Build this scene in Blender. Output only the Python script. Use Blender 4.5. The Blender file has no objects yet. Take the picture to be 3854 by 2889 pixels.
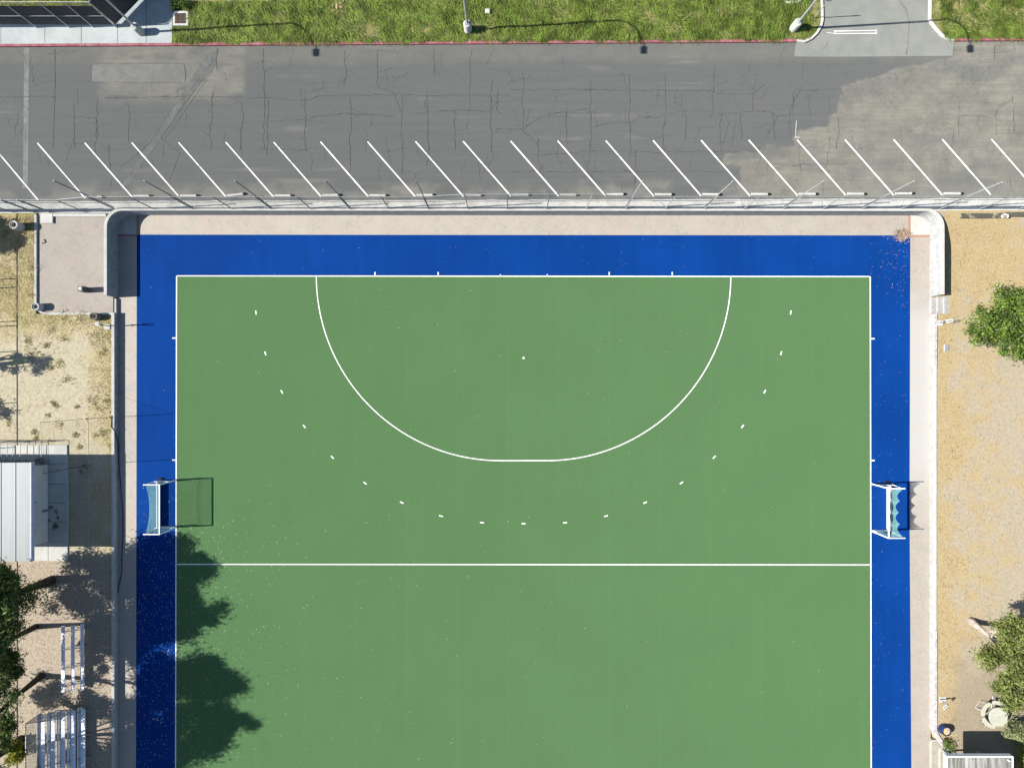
import bpy, math, random
import numpy as np
from mathutils import Vector, Matrix, Quaternion
random.seed(11)
rng = np.random.default_rng(11)
R = math.radians
scene = bpy.context.scene
COL = scene.collection

# ------------------------------------------------------------------ survey
# plan positions were surveyed from the aerial photo: focal length FOC (px),
# flying height HGT above the pitch, nadir at the photo centre.
FOC, HGT, CX, CY = 2200.0, 46.35, 1927.0, 1444.5
TL = {'A': (0, 0, .4342), 'B': (960, 0, .4342), 'C': (1920, 0, .4342), 'D': (2880, 0, .4403),
      'E': (0, 700, .4342), 'F': (0, 1420, .4342), 'G': (0, 2140, .4518),
      'I': (2880, 700, .4403), 'J': (2880, 1420, .4403), 'K': (2880, 2140, .4518),
      'S': (0, 0, 1.0), 'O': (0, 0, 1.7423), 'Z': (3420, 2580, .1962), 'L': (0, 700, .2171)}


def P(t, x, y, z=0.0):
    ox, oy, s = TL[t]
    x = ox + x * s
    y = oy + y * s
    k = (HGT - z) / FOC
    return ((x - CX) * k, (CY - y) * k)


def zr(x):
    return .78 + .0102 * x


def PR(t, x, y, dz=0.0):
    z = .78 + dz
    for _ in range(4):
        q = P(t, x, y, z)
        z = zr(q[0]) + dz
    return (q[0], q[1], z)


# ------------------------------------------------------------------ helpers
def tag(o, label=None, cat=None, group=None, kind=None):
    if label: o['label'] = label
    if cat: o['category'] = cat
    if group: o['group'] = group
    if kind: o['kind'] = kind
    return o


def thing(name, label, cat, loc=(0, 0, 0), rz=0, group=None):
    o = bpy.data.objects.new(name, None)
    o.empty_display_size = .3
    COL.objects.link(o)
    o.location = loc
    o.rotation_euler = (0, 0, rz)
    return tag(o, label, cat, group)


def copy_tree(o, parent=None):
    c = o.copy()
    COL.objects.link(c)
    if parent is not None:
        c.parent = parent
    for ch in [k for k in o.children]:
        copy_tree(ch, c)
    return c


def orthobasis(d):
    d = d.normalized()
    a = Vector((0, 0, 1)) if abs(d.z) < .9 else Vector((1, 0, 0))
    u = d.cross(a).normalized()
    return u, d.cross(u).normalized()


class MB:
    def __init__(s):
        s.v = []; s.f = []; s.smooth = False

    def add(s, vs, fs):
        n = len(s.v)
        s.v.extend([tuple(q) for q in vs])
        s.f.extend([tuple(n + i for i in f) for f in fs])
        return s

    def box(s, x0, x1, y0, y1, z0, z1, b=0.0):
        if b <= 0:
            vs = [(x0, y0, z0), (x1, y0, z0), (x1, y1, z0), (x0, y1, z0), (x0, y0, z1), (x1, y0, z1), (x1, y1, z1), (x0, y1, z1)]
            return s.add(vs, [(0, 3, 2, 1), (4, 5, 6, 7), (0, 1, 5, 4), (1, 2, 6, 5), (2, 3, 7, 6), (3, 0, 4, 7)])
        vs = [(x0, y0, z0), (x1, y0, z0), (x1, y1, z0), (x0, y1, z0), (x0, y0, z1 - b), (x1, y0, z1 - b), (x1, y1, z1 - b), (x0, y1, z1 - b),
              (x0 + b, y0 + b, z1), (x1 - b, y0 + b, z1), (x1 - b, y1 - b, z1), (x0 + b, y1 - b, z1)]
        return s.add(vs, [(0, 3, 2, 1), (0, 1, 5, 4), (1, 2, 6, 5), (2, 3, 7, 6), (3, 0, 4, 7), (4, 5, 9, 8), (5, 6, 10, 9), (6, 7, 11, 10), (7, 4, 8, 11), (8, 9, 10, 11)])

    def bar(s, p, q, w, h, up=(0, 0, 1)):
        p = Vector(p); q = Vector(q); d = (q - p).normalized()
        upv = Vector(up)
        if abs(d.dot(upv)) > .95: upv = Vector((1, 0, 0))
        a = d.cross(upv).normalized() * (w / 2)
        b = a.cross(d).normalized() * (h / 2)
        vs = [p - a - b, p + a - b, p + a + b, p - a + b, q - a - b, q + a - b, q + a + b, q - a + b]
        return s.add(vs, [(0, 3, 2, 1), (4, 5, 6, 7), (0, 1, 5, 4), (1, 2, 6, 5), (2, 3, 7, 6), (3, 0, 4, 7)])

    def tube(s, pts, rad, n=8, cap=True):
        pts = [Vector(p) for p in pts]
        if not hasattr(rad, '__len__'): rad = [rad] * len(pts)
        m = len(pts)
        vs = []; fs = []
        u = None
        for i, p in enumerate(pts):
            d = (pts[min(i + 1, m - 1)] - pts[max(i - 1, 0)])
            if u is None:
                u, w = orthobasis(d)
            else:
                d = d.normalized()
                u = (u - d * u.dot(d)).normalized()
                w = d.cross(u)
            for k in range(n):
                a = 2 * math.pi * k / n
                vs.append(p + (u * math.cos(a) + w * math.sin(a)) * rad[i])
        for i in range(m - 1):
            for k in range(n):
                fs.append((i * n + k, i * n + (k + 1) % n, (i + 1) * n + (k + 1) % n, (i + 1) * n + k))
        if cap:
            fs.append(tuple(reversed(range(n))))
            fs.append(tuple((m - 1) * n + k for k in range(n)))
        return s.add(vs, fs)

    def lathe(s, prof, c=(0, 0, 0), n=20):
        vs = []; fs = []
        for (r, z) in prof:
            for k in range(n):
                a = 2 * math.pi * k / n
                vs.append((c[0] + r * math.cos(a), c[1] + r * math.sin(a), c[2] + z))
        for i in range(len(prof) - 1):
            for k in range(n):
                fs.append((i * n + k, i * n + (k + 1) % n, (i + 1) * n + (k + 1) % n, (i + 1) * n + k))
        fs.append(tuple(reversed(range(n))))
        fs.append(tuple((len(prof) - 1) * n + k for k in range(n)))
        return s.add(vs, fs)

    def prism(s, poly, z0, z1):
        n = len(poly)
        area = sum(poly[i][0] * poly[(i + 1) % n][1] - poly[(i + 1) % n][0] * poly[i][1] for i in range(n))
        if area < 0: poly = poly[::-1]
        f0 = z0 if callable(z0) else (lambda x, y: z0)
        f1 = z1 if callable(z1) else (lambda x, y: z1)
        vs = [(x, y, f0(x, y)) for x, y in poly] + [(x, y, f1(x, y)) for x, y in poly]
        fs = [tuple(reversed(range(n))), tuple(range(n, 2 * n))]
        for i in range(n):
            j = (i + 1) % n
            fs.append((i, j, n + j, n + i))
        return s.add(vs, fs)

    def sheet(s, poly, z):
        n = len(poly)
        area = sum(poly[i][0] * poly[(i + 1) % n][1] - poly[(i + 1) % n][0] * poly[i][1] for i in range(n))
        if area < 0: poly = poly[::-1]
        f = z if callable(z) else (lambda x, y: z)
        return s.add([(x, y, f(x, y)) for x, y in poly], [tuple(range(n))])

    def strip(s, pts, w, z, closed=False):
        """flat ribbon following a polyline in plan"""
        pts = [Vector((p[0], p[1])) for p in pts]
        m = len(pts)
        f = z if callable(z) else (lambda x, y: z)
        ws = w if hasattr(w, '__len__') else [w] * m
        vs = []
        for i, p in enumerate(pts):
            a = pts[(i - 1) % m] if closed else pts[max(i - 1, 0)]
            b = pts[(i + 1) % m] if closed else pts[min(i + 1, m - 1)]
            d = (b - a).normalized()
            nrm = Vector((-d.y, d.x)) * ws[i] / 2
            for q in (p + nrm, p - nrm):
                vs.append((q.x, q.y, f(q.x, q.y)))
        fs = []
        for i in range(m if closed else m - 1):
            j = (i + 1) % m
            fs.append((2 * i + 1, 2 * j + 1, 2 * j, 2 * i))
        return s.add(vs, fs)

    def wall(s, pts, w, z0, z1):
        """vertical wall of width w following an open polyline in plan"""
        pts = [Vector((p[0], p[1])) for p in pts]
        m = len(pts)
        L = []; Rr = []
        for i, p in enumerate(pts):
            a = pts[max(i - 1, 0)]; b = pts[min(i + 1, m - 1)]
            d = (b - a).normalized()
            nrm = Vector((-d.y, d.x)) * w / 2
            L.append(p + nrm); Rr.append(p - nrm)
        f0 = z0 if callable(z0) else (lambda x, y: z0)
        f1 = z1 if callable(z1) else (lambda x, y: z1)
        vs = []
        for i in range(m):
            l, r = L[i], Rr[i]
            vs += [(l.x, l.y, f0(l.x, l.y)), (r.x, r.y, f0(r.x, r.y)), (r.x, r.y, f1(r.x, r.y)), (l.x, l.y, f1(l.x, l.y))]
        fs = []
        for i in range(m - 1):
            a = 4 * i; b = 4 * i + 4
            fs += [(a + 3, a + 2, b + 2, b + 3), (a + 2, a + 1, b + 1, b + 2), (a, a + 3, b + 3, b), (a + 1, a, b, b + 1)]
        fs += [(0, 1, 2, 3), (4 * m - 1, 4 * m - 2, 4 * m - 3, 4 * m - 4)]
        return s.add(vs, fs)

    def build(s, name, mat, parent=None, smooth=None):
        me = bpy.data.meshes.new(name)
        vs = s.v
        loc = None
        if parent is None:
            a = np.array(vs)
            loc = ((a[:, 0].min() + a[:, 0].max()) / 2, (a[:, 1].min() + a[:, 1].max()) / 2, a[:, 2].min())
            vs = (a - np.array(loc)).tolist()
        else:
            r = parent
            off = Vector((0, 0, 0))
            while r is not None:
                off += Vector(r.location); r = r.parent
            if off.length > 1e-6:
                vs = (np.array(vs) - np.array(off)).tolist()
        me.from_pydata(vs, [], s.f)
        me.validate()
        if mat: me.materials.append(mat)
        if smooth or (smooth is None and s.smooth):
            me.polygons.foreach_set('use_smooth', [True] * len(me.polygons))
        o = bpy.data.objects.new(name, me)
        COL.objects.link(o)
        if parent is not None: o.parent = parent
        else: o.location = loc
        return o


def struct(name, mb, mat):
    o = mb.build(name, mat)
    o['kind'] = 'structure'
    return o


# ------------------------------------------------------------------ numpy noise
def vnoise(x, y, seed=0):
    x = np.asarray(x, float); y = np.asarray(y, float)
    tab = np.random.default_rng(seed).random((256, 256))
    xi = np.floor(x).astype(int); yi = np.floor(y).astype(int)
    fx = x - xi; fy = y - yi
    fx = fx * fx * (3 - 2 * fx); fy = fy * fy * (3 - 2 * fy)
    a = tab[xi % 256, yi % 256]; b = tab[(xi + 1) % 256, yi % 256]
    c = tab[xi % 256, (yi + 1) % 256]; d = tab[(xi + 1) % 256, (yi + 1) % 256]
    return (a * (1 - fx) + b * fx) * (1 - fy) + (c * (1 - fx) + d * fx) * fy


def fbm(x, y, seed=0, o=4):
    s = 0; a = .5; t = 0
    for i in range(o):
        s = s + a * vnoise(x * 2 ** i + 17 * i, y * 2 ** i + 9 * i, seed + i); t += a; a *= .5
    return s / t


def sstep(a, b, x):
    t = np.clip((x - a) / (b - a), 0, 1)
    return t * t * (3 - 2 * t)


def inpoly(poly, X, Y):
    r = np.zeros(X.shape, bool)
    n = len(poly)
    for i in range(n):
        x0, y0 = poly[i]; x1, y1 = poly[(i + 1) % n]
        if y0 == y1: continue
        c = ((y0 > Y) != (y1 > Y)) & (X < (x1 - x0) * (Y - y0) / (y1 - y0) + x0)
        r ^= c
    return r


# ------------------------------------------------------------------ materials
def new_mat(name):
    m = bpy.data.materials.new(name)
    m.use_nodes = True
    nt = m.node_tree
    nt.nodes.clear()
    out = nt.nodes.new('ShaderNodeOutputMaterial')
    b = nt.nodes.new('ShaderNodeBsdfPrincipled')
    nt.links.new(b.outputs[0], out.inputs[0])
    return m, nt, b, out


def setin(b, **k):
    for n, v in k.items():
        n = n.replace('_', ' ')
        if n in b.inputs: b.inputs[n].default_value = v


def c4(c): return (c[0], c[1], c[2], 1)


class NT:
    def __init__(s, nt): s.nt = nt; s.pos = None

    def n(s, t, **k):
        q = s.nt.nodes.new(t)
        for a, v in k.items(): setattr(q, a, v)
        return q

    def l(s, a, b): s.nt.links.new(a, b)

    def position(s):
        if s.pos is None:
            s.pos = s.n('ShaderNodeNewGeometry').outputs['Position']
        return s.pos

    def mapped(s, sc=(1, 1, 1), rot=0):
        m = s.n('ShaderNodeMapping')
        s.l(s.position(), m.inputs[0])
        m.inputs['Scale'].default_value = sc
        m.inputs['Rotation'].default_value = (0, 0, rot)
        return m.outputs[0]

    def noise(s, scale, detail=4, rough=.6, vec=None, dist=0):
        q = s.n('ShaderNodeTexNoise')
        s.l(vec if vec is not None else s.position(), q.inputs['Vector'])
        q.inputs['Scale'].default_value = scale
        q.inputs['Detail'].default_value = detail
        q.inputs['Roughness'].default_value = rough
        q.inputs['Distortion'].default_value = dist
        return q.outputs[0]

    def ramp(s, f, a, b, va=0.0, vb=1.0):
        q = s.n('ShaderNodeMapRange')
        q.interpolation_type = 'SMOOTHSTEP'
        s.l(f, q.inputs[0])
        q.inputs[1].default_value = a; q.inputs[2].default_value = b
        q.inputs[3].default_value = va; q.inputs[4].default_value = vb
        return q.outputs[0]

    def mix(s, f, a, b, mode='MIX'):
        q = s.n('ShaderNodeMix', data_type='RGBA', blend_type=mode)
        for i, v in ((0, f), (6, a), (7, b)):
            if isinstance(v, (int, float)): q.inputs[i].default_value = v
            elif isinstance(v, tuple): q.inputs[i].default_value = c4(v)
            else: s.l(v, q.inputs[i])
        return q.outputs[2]

    def math(s, op, a, b=0.0):
        q = s.n('ShaderNodeMath', operation=op)
        for i, v in ((0, a), (1, b)):
            if isinstance(v, (int, float)): q.inputs[i].default_value = v
            else: s.l(v, q.inputs[i])
        return q.outputs[0]

    def attr(s, name):
        return s.n('ShaderNodeAttribute', attribute_name=name).outputs['Fac']

    def bump(s, h, strength, dist, b):
        q = s.n('ShaderNodeBump')
        q.inputs['Strength'].default_value = strength
        q.inputs['Distance'].default_value = dist
        s.l(h, q.inputs['Height'])
        s.l(q.outputs[0], b.inputs['Normal'])


def M(name, c1, c2=None, scale=4, rough=.8, metal=0.0, spec=.12, dr=.4, fine=0.0, fscale=30, bump=0.0, lo=.35, hi=.65):
    m, nt, b, out = new_mat(name)
    t = NT(nt)
    setin(b, Roughness=rough, Metallic=metal, Specular_IOR_Level=spec, Diffuse_Roughness=dr)
    if c2 is None:
        b.inputs['Base Color'].default_value = c4(c1)
        col = None
    else:
        col = t.mix(t.ramp(t.noise(scale, 5), lo, hi), tuple(c1), tuple(c2))
    if fine > 0:
        f = t.ramp(t.noise(fscale, 3, .7), .3, .7, 1 - fine, 1 + fine)
        cc = t.n('ShaderNodeCombineColor')
        for i in range(3): t.l(f, cc.inputs[i])
        col = t.mix(1.0, col if col is not None else tuple(c1), cc.outputs[0], 'MULTIPLY')
    if col is not None: t.l(col, b.inputs['Base Color'])
    if bump > 0: t.bump(t.noise(fscale, 4), bump, .02, b)
    return m


def foliage_mat(name, cols, trans=.35, rough=.6):
    m, nt, b, out = new_mat(name)
    t = NT(nt)
    g = t.n('ShaderNodeNewGeometry')
    cr = t.n('ShaderNodeValToRGB')
    t.l(g.outputs['Random Per Island'], cr.inputs[0])
    e = cr.color_ramp.elements
    e[0].position = 0; e[0].color = c4(cols[0])
    e[1].position = 1; e[1].color = c4(cols[-1])
    for i, c in enumerate(cols[1:-1]):
        k = e.new((i + 1) / (len(cols) - 1)); k.color = c4(c)
    t.pos = g.outputs['Position']
    big = t.ramp(t.noise(1.1, 4), .33, .67, .58, 1.35)
    cc = t.n('ShaderNodeCombineColor')
    for i in range(3): t.l(big, cc.inputs[i])
    col = t.mix(1.0, cr.outputs[0], cc.outputs[0], 'MULTIPLY')
    t.l(col, b.inputs['Base Color'])
    setin(b, Roughness=rough, Specular_IOR_Level=.25)
    tr = t.n('ShaderNodeBsdfTranslucent')
    t.l(col, tr.inputs[0])
    mx = t.n('ShaderNodeMixShader')
    mx.inputs[0].default_value = trans
    t.l(b.outputs[0], mx.inputs[1]); t.l(tr.outputs[0], mx.inputs[2])
    t.l(mx.outputs[0], out.inputs[0])
    return m


def turf_mat(name, c, var=.10, seam=0.0):
    m, nt, b, out = new_mat(name)
    t = NT(nt)
    setin(b, Roughness=.9, Specular_IOR_Level=.04, Diffuse_Roughness=.2)
    f = t.ramp(t.noise(.16, 5, .55), .3, .7, 1 - var, 1 + var)
    g = t.ramp(t.noise(9, 4, .75), .25, .75, .91, 1.09)
    h = t.ramp(t.noise(1.0, 3, .6, t.mapped((1.2, .12, 1))), .3, .7, 1 - var * .5, 1 + var * .5)
    v = t.math('MULTIPLY', t.math('MULTIPLY', f, g), h)
    if seam:
        w = t.n('ShaderNodeTexWave', wave_type='BANDS', bands_direction='X', wave_profile='SAW')
        t.l(t.position(), w.inputs['Vector'])
        w.inputs['Scale'].default_value = .0785
        w.inputs['Distortion'].default_value = 0.02
        w.inputs['Phase Offset'].default_value = .6
        s_ = t.ramp(w.outputs['Fac'], .0, .07, 1 + seam, 1.0)
        v = t.math('MULTIPLY', v, s_)
    cc = t.n('ShaderNodeCombineColor')
    for i in range(3): t.l(v, cc.inputs[i])
    t.l(t.mix(1.0, tuple(c), cc.outputs[0], 'MULTIPLY'), b.inputs['Base Color'])
    t.bump(t.noise(60, 3), .35, .01, b)
    return m


def paver_mat(name, k=1.0):
    m, nt, b, out = new_mat(name)
    t = NT(nt)
    setin(b, Roughness=.85, Specular_IOR_Level=.25, Diffuse_Roughness=.0)
    br = t.n('ShaderNodeTexBrick')
    t.l(t.mapped((1, 1, 1), R(45)), br.inputs['Vector'])
    br.inputs['Scale'].default_value = 1.0
    br.inputs['Brick Width'].default_value = .21
    br.inputs['Row Height'].default_value = .105
    br.inputs['Mortar Size'].default_value = .006
    br.inputs['Bias'].default_value = -.1
    br.inputs['Color1'].default_value = c4((.30, .248, .205))
    br.inputs['Color2'].default_value = c4((.212, .22, .2))
    br.inputs['Mortar'].default_value = c4((.215, .205, .178))
    pink = t.ramp(t.noise(.8, 4, .6), .38, .62)
    c = t.mix(t.math('MULTIPLY', pink, .55), br.outputs[0], (.288, .242, .21))
    dust = t.ramp(t.noise(.5, 5, .65), .42, .66)
    c = t.mix(t.math('MULTIPLY', dust, .55), c, (.285, .268, .232))
    st = t.ramp(t.noise(2.2, 5, .7), .54, .75, k, .78 * k)
    cc = t.n('ShaderNodeCombineColor')
    for i in range(3): t.l(st, cc.inputs[i])
    c = t.mix(1.0, c, cc.outputs[0], 'MULTIPLY')
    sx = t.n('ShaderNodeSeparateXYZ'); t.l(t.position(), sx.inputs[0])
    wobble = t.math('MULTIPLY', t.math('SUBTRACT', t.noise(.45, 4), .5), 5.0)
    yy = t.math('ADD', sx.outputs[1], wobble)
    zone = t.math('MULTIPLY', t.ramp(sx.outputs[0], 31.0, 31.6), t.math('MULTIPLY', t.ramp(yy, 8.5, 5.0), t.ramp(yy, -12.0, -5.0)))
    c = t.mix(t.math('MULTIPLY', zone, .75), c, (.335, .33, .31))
    t.l(c, b.inputs['Base Color'])
    return m


def road_mat():
    m, nt, b, out = new_mat('asphalt')
    t = NT(nt)
    setin(b, Roughness=.85, Specular_IOR_Level=.2, Diffuse_Roughness=.3)
    seal = t.attr('seal'); wear = t.attr('wear'); crk = t.attr('crackzone')
    n1 = t.ramp(t.noise(7, 6, .75), .3, .7)
    stre = t.ramp(t.noise(1, 5, .7, t.mapped((.12, 2.6, 1))), .32, .68)
    dark = t.mix(n1, (.0635, .068, .0665), (.077, .082, .0795))
    dark = t.mix(t.math('MULTIPLY', stre, .35), dark, (.094, .095, .089))
    lite = t.mix(t.ramp(t.noise(.7, 6, .7), .35, .65), (.118, .112, .094), (.172, .162, .130))
    lite = t.mix(t.math('MULTIPLY', stre, .5), lite, (.098, .098, .09))
    lite = t.mix(t.math('MULTIPLY', n1, .25), lite, (.17, .165, .138))
    st2 = t.ramp(t.noise(1, 4, .7, t.mapped((.22, 8.0, 1))), .3, .7)
    lite = t.mix(t.math('MULTIPLY', st2, .38), lite, (.092, .09, .08))
    bl = t.ramp(t.noise(.55, 5, .62, t.mapped((.6, 1.3, 1))), .50, .66)
    lite = t.mix(t.math('MULTIPLY', bl, .55), lite, (.094, .095, .088))
    dark = t.mix(t.math('MULTIPLY', st2, .22), dark, (.098, .1, .095))
    c = t.mix(seal, lite, dark)
    c = t.mix(wear, c, (.14, .137, .12))
    # alligator cracking
    v = t.n('ShaderNodeTexVoronoi', feature='DISTANCE_TO_EDGE')
    nz = t.n('ShaderNodeTexNoise'); t.l(t.position(), nz.inputs['Vector']); nz.inputs['Scale'].default_value = 1.7; nz.inputs['Detail'].default_value = 4
    wob = t.mix(1.0, t.mapped((1, .75, 1)), t.mix(.75, (0.0, 0.0, 0.0), nz.outputs[1]), 'ADD')
    t.l(wob, v.inputs['Vector'])
    v.inputs['Scale'].default_value = 1.35
    line = t.ramp(v.outputs['Distance'], 0.0, .035, 1, 0)
    zone = t.math('MULTIPLY', crk, t.ramp(t.noise(.45, 3), .42, .6))
    c = t.mix(t.math('MULTIPLY', t.math('MULTIPLY', line, zone), .42), c, (.05, .047, .042))
    sp = t.ramp(t.noise(26, 2, .6), .72, .8)
    c = t.mix(t.math('MULTIPLY', sp, .3), c, (.3, .29, .26))
    t.l(c, b.inputs['Base Color'])
    t.bump(t.noise(45, 4), .3, .01, b)
    return m


def dirt_mat(name, straw, soil, litter):
    m, nt, b, out = new_mat(name)
    t = NT(nt)
    setin(b, Roughness=.95, Specular_IOR_Level=.1, Diffuse_Roughness=.05)
    sa = t.attr('straw'); ga = t.attr('green'); la = t.attr('litter')
    n1 = t.noise(.85, 8, .74); n2 = t.noise(10, 5, .75); n3 = t.noise(4.2, 6, .7)
    soilc = t.mix(t.ramp(n3, .3, .7), soil[0], soil[1])
    strc = t.mix(t.ramp(n2, .33, .67), straw[0], straw[1])
    k = t.math('ADD', t.math('MULTIPLY', t.math('SUBTRACT', n1, .5), 1.5), t.math('ADD', t.math('MULTIPLY', t.math('SUBTRACT', n2, .5), .9), sa))
    c = t.mix(t.ramp(k, .35, .65), soilc, strc)
    gk = t.math('ADD', t.math('MULTIPLY', t.math('SUBTRACT', n3, .5), 1.6), ga)
    c = t.mix(t.math('MULTIPLY', t.ramp(gk, .42, .8), .75), c, t.mix(t.ramp(n2, .3, .7), (.085, .085, .022), (.19, .16, .05)))
    lk = t.noise(5.5, 8, .82)
    lit = t.mix(t.ramp(lk, .36, .64), litter[0], litter[1])
    c = t.mix(la, c, lit)
    d = t.ramp(n2, .36, .5, .86, 1.03)
    cc = t.n('ShaderNodeCombineColor')
    for i in range(3): t.l(d, cc.inputs[i])
    c = t.mix(1.0, c, cc.outputs[0], 'MULTIPLY')
    t.l(c, b.inputs['Base Color'])
    t.bump(t.noise(14, 6, .7), .4, .03, b)
    return m


MT = {}
MT['turf_green'] = turf_mat('green_turf', (.0585, .1175, .0475), .022, .035)
MT['turf_blue'] = turf_mat('blue_turf', (.0016, .0290, .150), .10)
MT['line'] = M('line_white', (.56, .56, .55), (.72, .72, .70), 3, rough=.8)
MT['paint'] = M('road_paint', (.34, .335, .32), (.62, .62, .61), 2.6, rough=.8, fine=.16, fscale=15, lo=.28, hi=.46)
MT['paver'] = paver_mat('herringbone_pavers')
MT['paver_old'] = paver_mat('worn_plaza_pavers', .79)
MT['brick'] = M('red_brick', (.2, .1, .075), (.3, .16, .12), 9, dr=.3)
MT['road'] = road_mat()
MT['conc'] = M('concrete', (.32, .315, .29), (.38, .375, .345), 1.2, dr=.3, fine=.07, fscale=12)
MT['conc_wall'] = M('wall_concrete', (.205, .212, .213), (.275, .277, .272), 2.4, dr=.2, fine=.14, fscale=9)
MT['conc_pale'] = M('pale_concrete', (.365, .365, .335), (.42, .42, .39), 1.1, dr=.3, fine=.06, fscale=11)
MT['conc_dirty'] = M('gutter_concrete', (.38, .375, .34), (.48, .48, .445), 1.4, dr=.3, fine=.12, fscale=10)
MT['drive'] = M('drive_concrete', (.146, .151, .138), (.166, .170, .155), .8, dr=.3, fine=.07, fscale=16)
MT['patch'] = M('patch_concrete', (.112, .114, .104), (.138, .138, .124), 1.1, dr=.3, fine=.12, fscale=12)
MT['kerb_red'] = M('kerb_red_paint', (.185, .045, .062), (.29, .13, .145), 2.5, dr=.3, fine=.18, fscale=10, lo=.3, hi=.75)
MT['crack'] = M('crack_filler', (.036, .036, .035), (.075, .072, .066), 3)
MT['soil'] = M('bare_ground', (.22, .19, .15), (.28, .24, .18), .4, dr=.3)
MT['lawn'] = M('lawn_base', (.06, .085, .02), (.175, .155, .065), 1.0, dr=.3, fine=.25, fscale=8)
MT['dirtL'] = dirt_mat('dirt_west', ((.215, .185, .10), (.315, .268, .16)), ((.25, .222, .155), (.325, .293, .212)), ((.2, .165, .125), (.315, .268, .205)))
MT['dirtR'] = dirt_mat('dirt_east', ((.245, .185, .095), (.305, .24, .135)), ((.232, .195, .137), (.288, .25, .185)), ((.165, .135, .095), (.215, .178, .125)))
MT['steel'] = M('galvanised_steel', (.30, .315, .33), (.40, .415, .43), 6, rough=.45, metal=.55, spec=.5)
MT['steel_dark'] = M('weathered_steel', (.10, .115, .13), (.16, .18, .2), 6, rough=.5, metal=.4)
MT['steel_mid'] = M('dull_steel', (.19, .21, .215), (.26, .28, .28), 6, rough=.55, metal=.3)
MT['wire'] = M('galvanised_wire', (.26, .275, .29), rough=.5, metal=.4)
MT['rope'] = M('tan_rope', (.42, .38, .30))
MT['screen'] = M('windscreen_fabric', (.018, .02, .022), (.026, .028, .03), 2, rough=.9)
MT['white_metal'] = M('white_painted_metal', (.78, .78, .78), rough=.4)
MT['board'] = M('white_board', (.72, .74, .74), rough=.5)
MT['net'] = M('teal_net', (.15, .30, .275), rough=.8)
MT['black'] = M('black_rubber', (.012, .012, .014), rough=.7)
MT['alu'] = M('aluminium_plank', (.60, .62, .66), (.70, .72, .76), 3, rough=.5, metal=.0, spec=.5)
MT['roof'] = None
MT['wall'] = M('render_wall', (.42, .39, .38), (.47, .44, .43), 1.0, dr=.5, fine=.04)
MT['fascia'] = M('fascia_paint', (.34, .37, .46), (.40, .43, .52), 2, rough=.5)
MT['cap'] = M('grey_cap_block', (.24, .235, .24), (.36, .345, .35), 5, dr=.3, fine=.15, fscale=6)
MT['bark_dark'] = M('dark_bark', (.03, .022, .017), (.06, .047, .037), 6, rough=.95, bump=.6)
MT['bark_pale'] = M('pale_bark', (.22, .18, .155), (.32, .285, .25), 3, rough=.85, bump=.3)
MT['timber'] = M('weathered_timber', (.055, .055, .045), (.25, .21, .15), 2.2, rough=.9, lo=.45, hi=.72)
MT['grate'] = M('rusty_grate', (.10, .07, .055), (.15, .11, .09), 6, rough=.8)
MT['dark'] = M('dark_void', (.012, .011, .01), rough=.95)
MT['bin_soil'] = M('bin_contents', (.016, .013, .010), (.045, .036, .026), 9, rough=.95)
MT['blue_plastic'] = M('blue_plastic', (.014, .022, .065), (.02, .03, .085), 3, rough=.45)
MT['sand'] = M('sand', (.33, .24, .13), (.42, .32, .18), 9, rough=.95)
MT['table'] = M('cream_plastic', (.28, .285, .235), (.315, .32, .265), 3, rough=.5)
MT['leaf_dead'] = foliage_mat('dead_leaves', [(.24, .17, .115), (.34, .25, .185), (.29, .21, .155), (.40, .31, .24)], .15)
MT['leaf_speck'] = foliage_mat('fallen_leaf', [(.72, .66, .36), (.8, .76, .55), (.62, .58, .28), (.8, .8, .7)], .15)
MT['leaf_pink'] = foliage_mat('petal_litter', [(.5, .34, .28), (.45, .25, .18), (.55, .42, .38)], .15)
MT['grass'] = foliage_mat('verge_grass', [(.048, .095, .016), (.10, .165, .024), (.155, .22, .033), (.215, .26, .05), (.072, .125, .02), (.25, .24, .085)], .35)
MT['weed'] = foliage_mat('weeds', [(.12, .145, .04), (.20, .19, .06), (.30, .25, .10), (.10, .13, .035), (.34, .27, .12)], .3)
MT['straw'] = foliage_mat('straw', [(.28, .215, .115), (.36, .285, .16), (.31, .24, .132), (.25, .19, .10)], .2)
MT['pine'] = foliage_mat('conifer_foliage', [(.036, .064, .024), (.06, .098, .028), (.095, .14, .032), (.16, .195, .036)], .25)
MT['bushy'] = foliage_mat('glossy_foliage', [(.035, .07, .014), (.055, .10, .02), (.09, .15, .024), (.17, .23, .03), (.07, .115, .03)], .3)
MT['olive'] = foliage_mat('olive_foliage', [(.075, .10, .024), (.115, .145, .034), (.165, .19, .052), (.20, .225, .075)], .35)
MT['greyleaf'] = foliage_mat('grey_green_foliage', [(.10, .13, .055), (.16, .19, .085), (.21, .23, .11), (.26, .27, .15)], .3)
MT['lime'] = foliage_mat('lime_foliage', [(.13, .16, .015), (.22, .24, .02), (.30, .30, .04), (.09, .11, .015)], .35)


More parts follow.
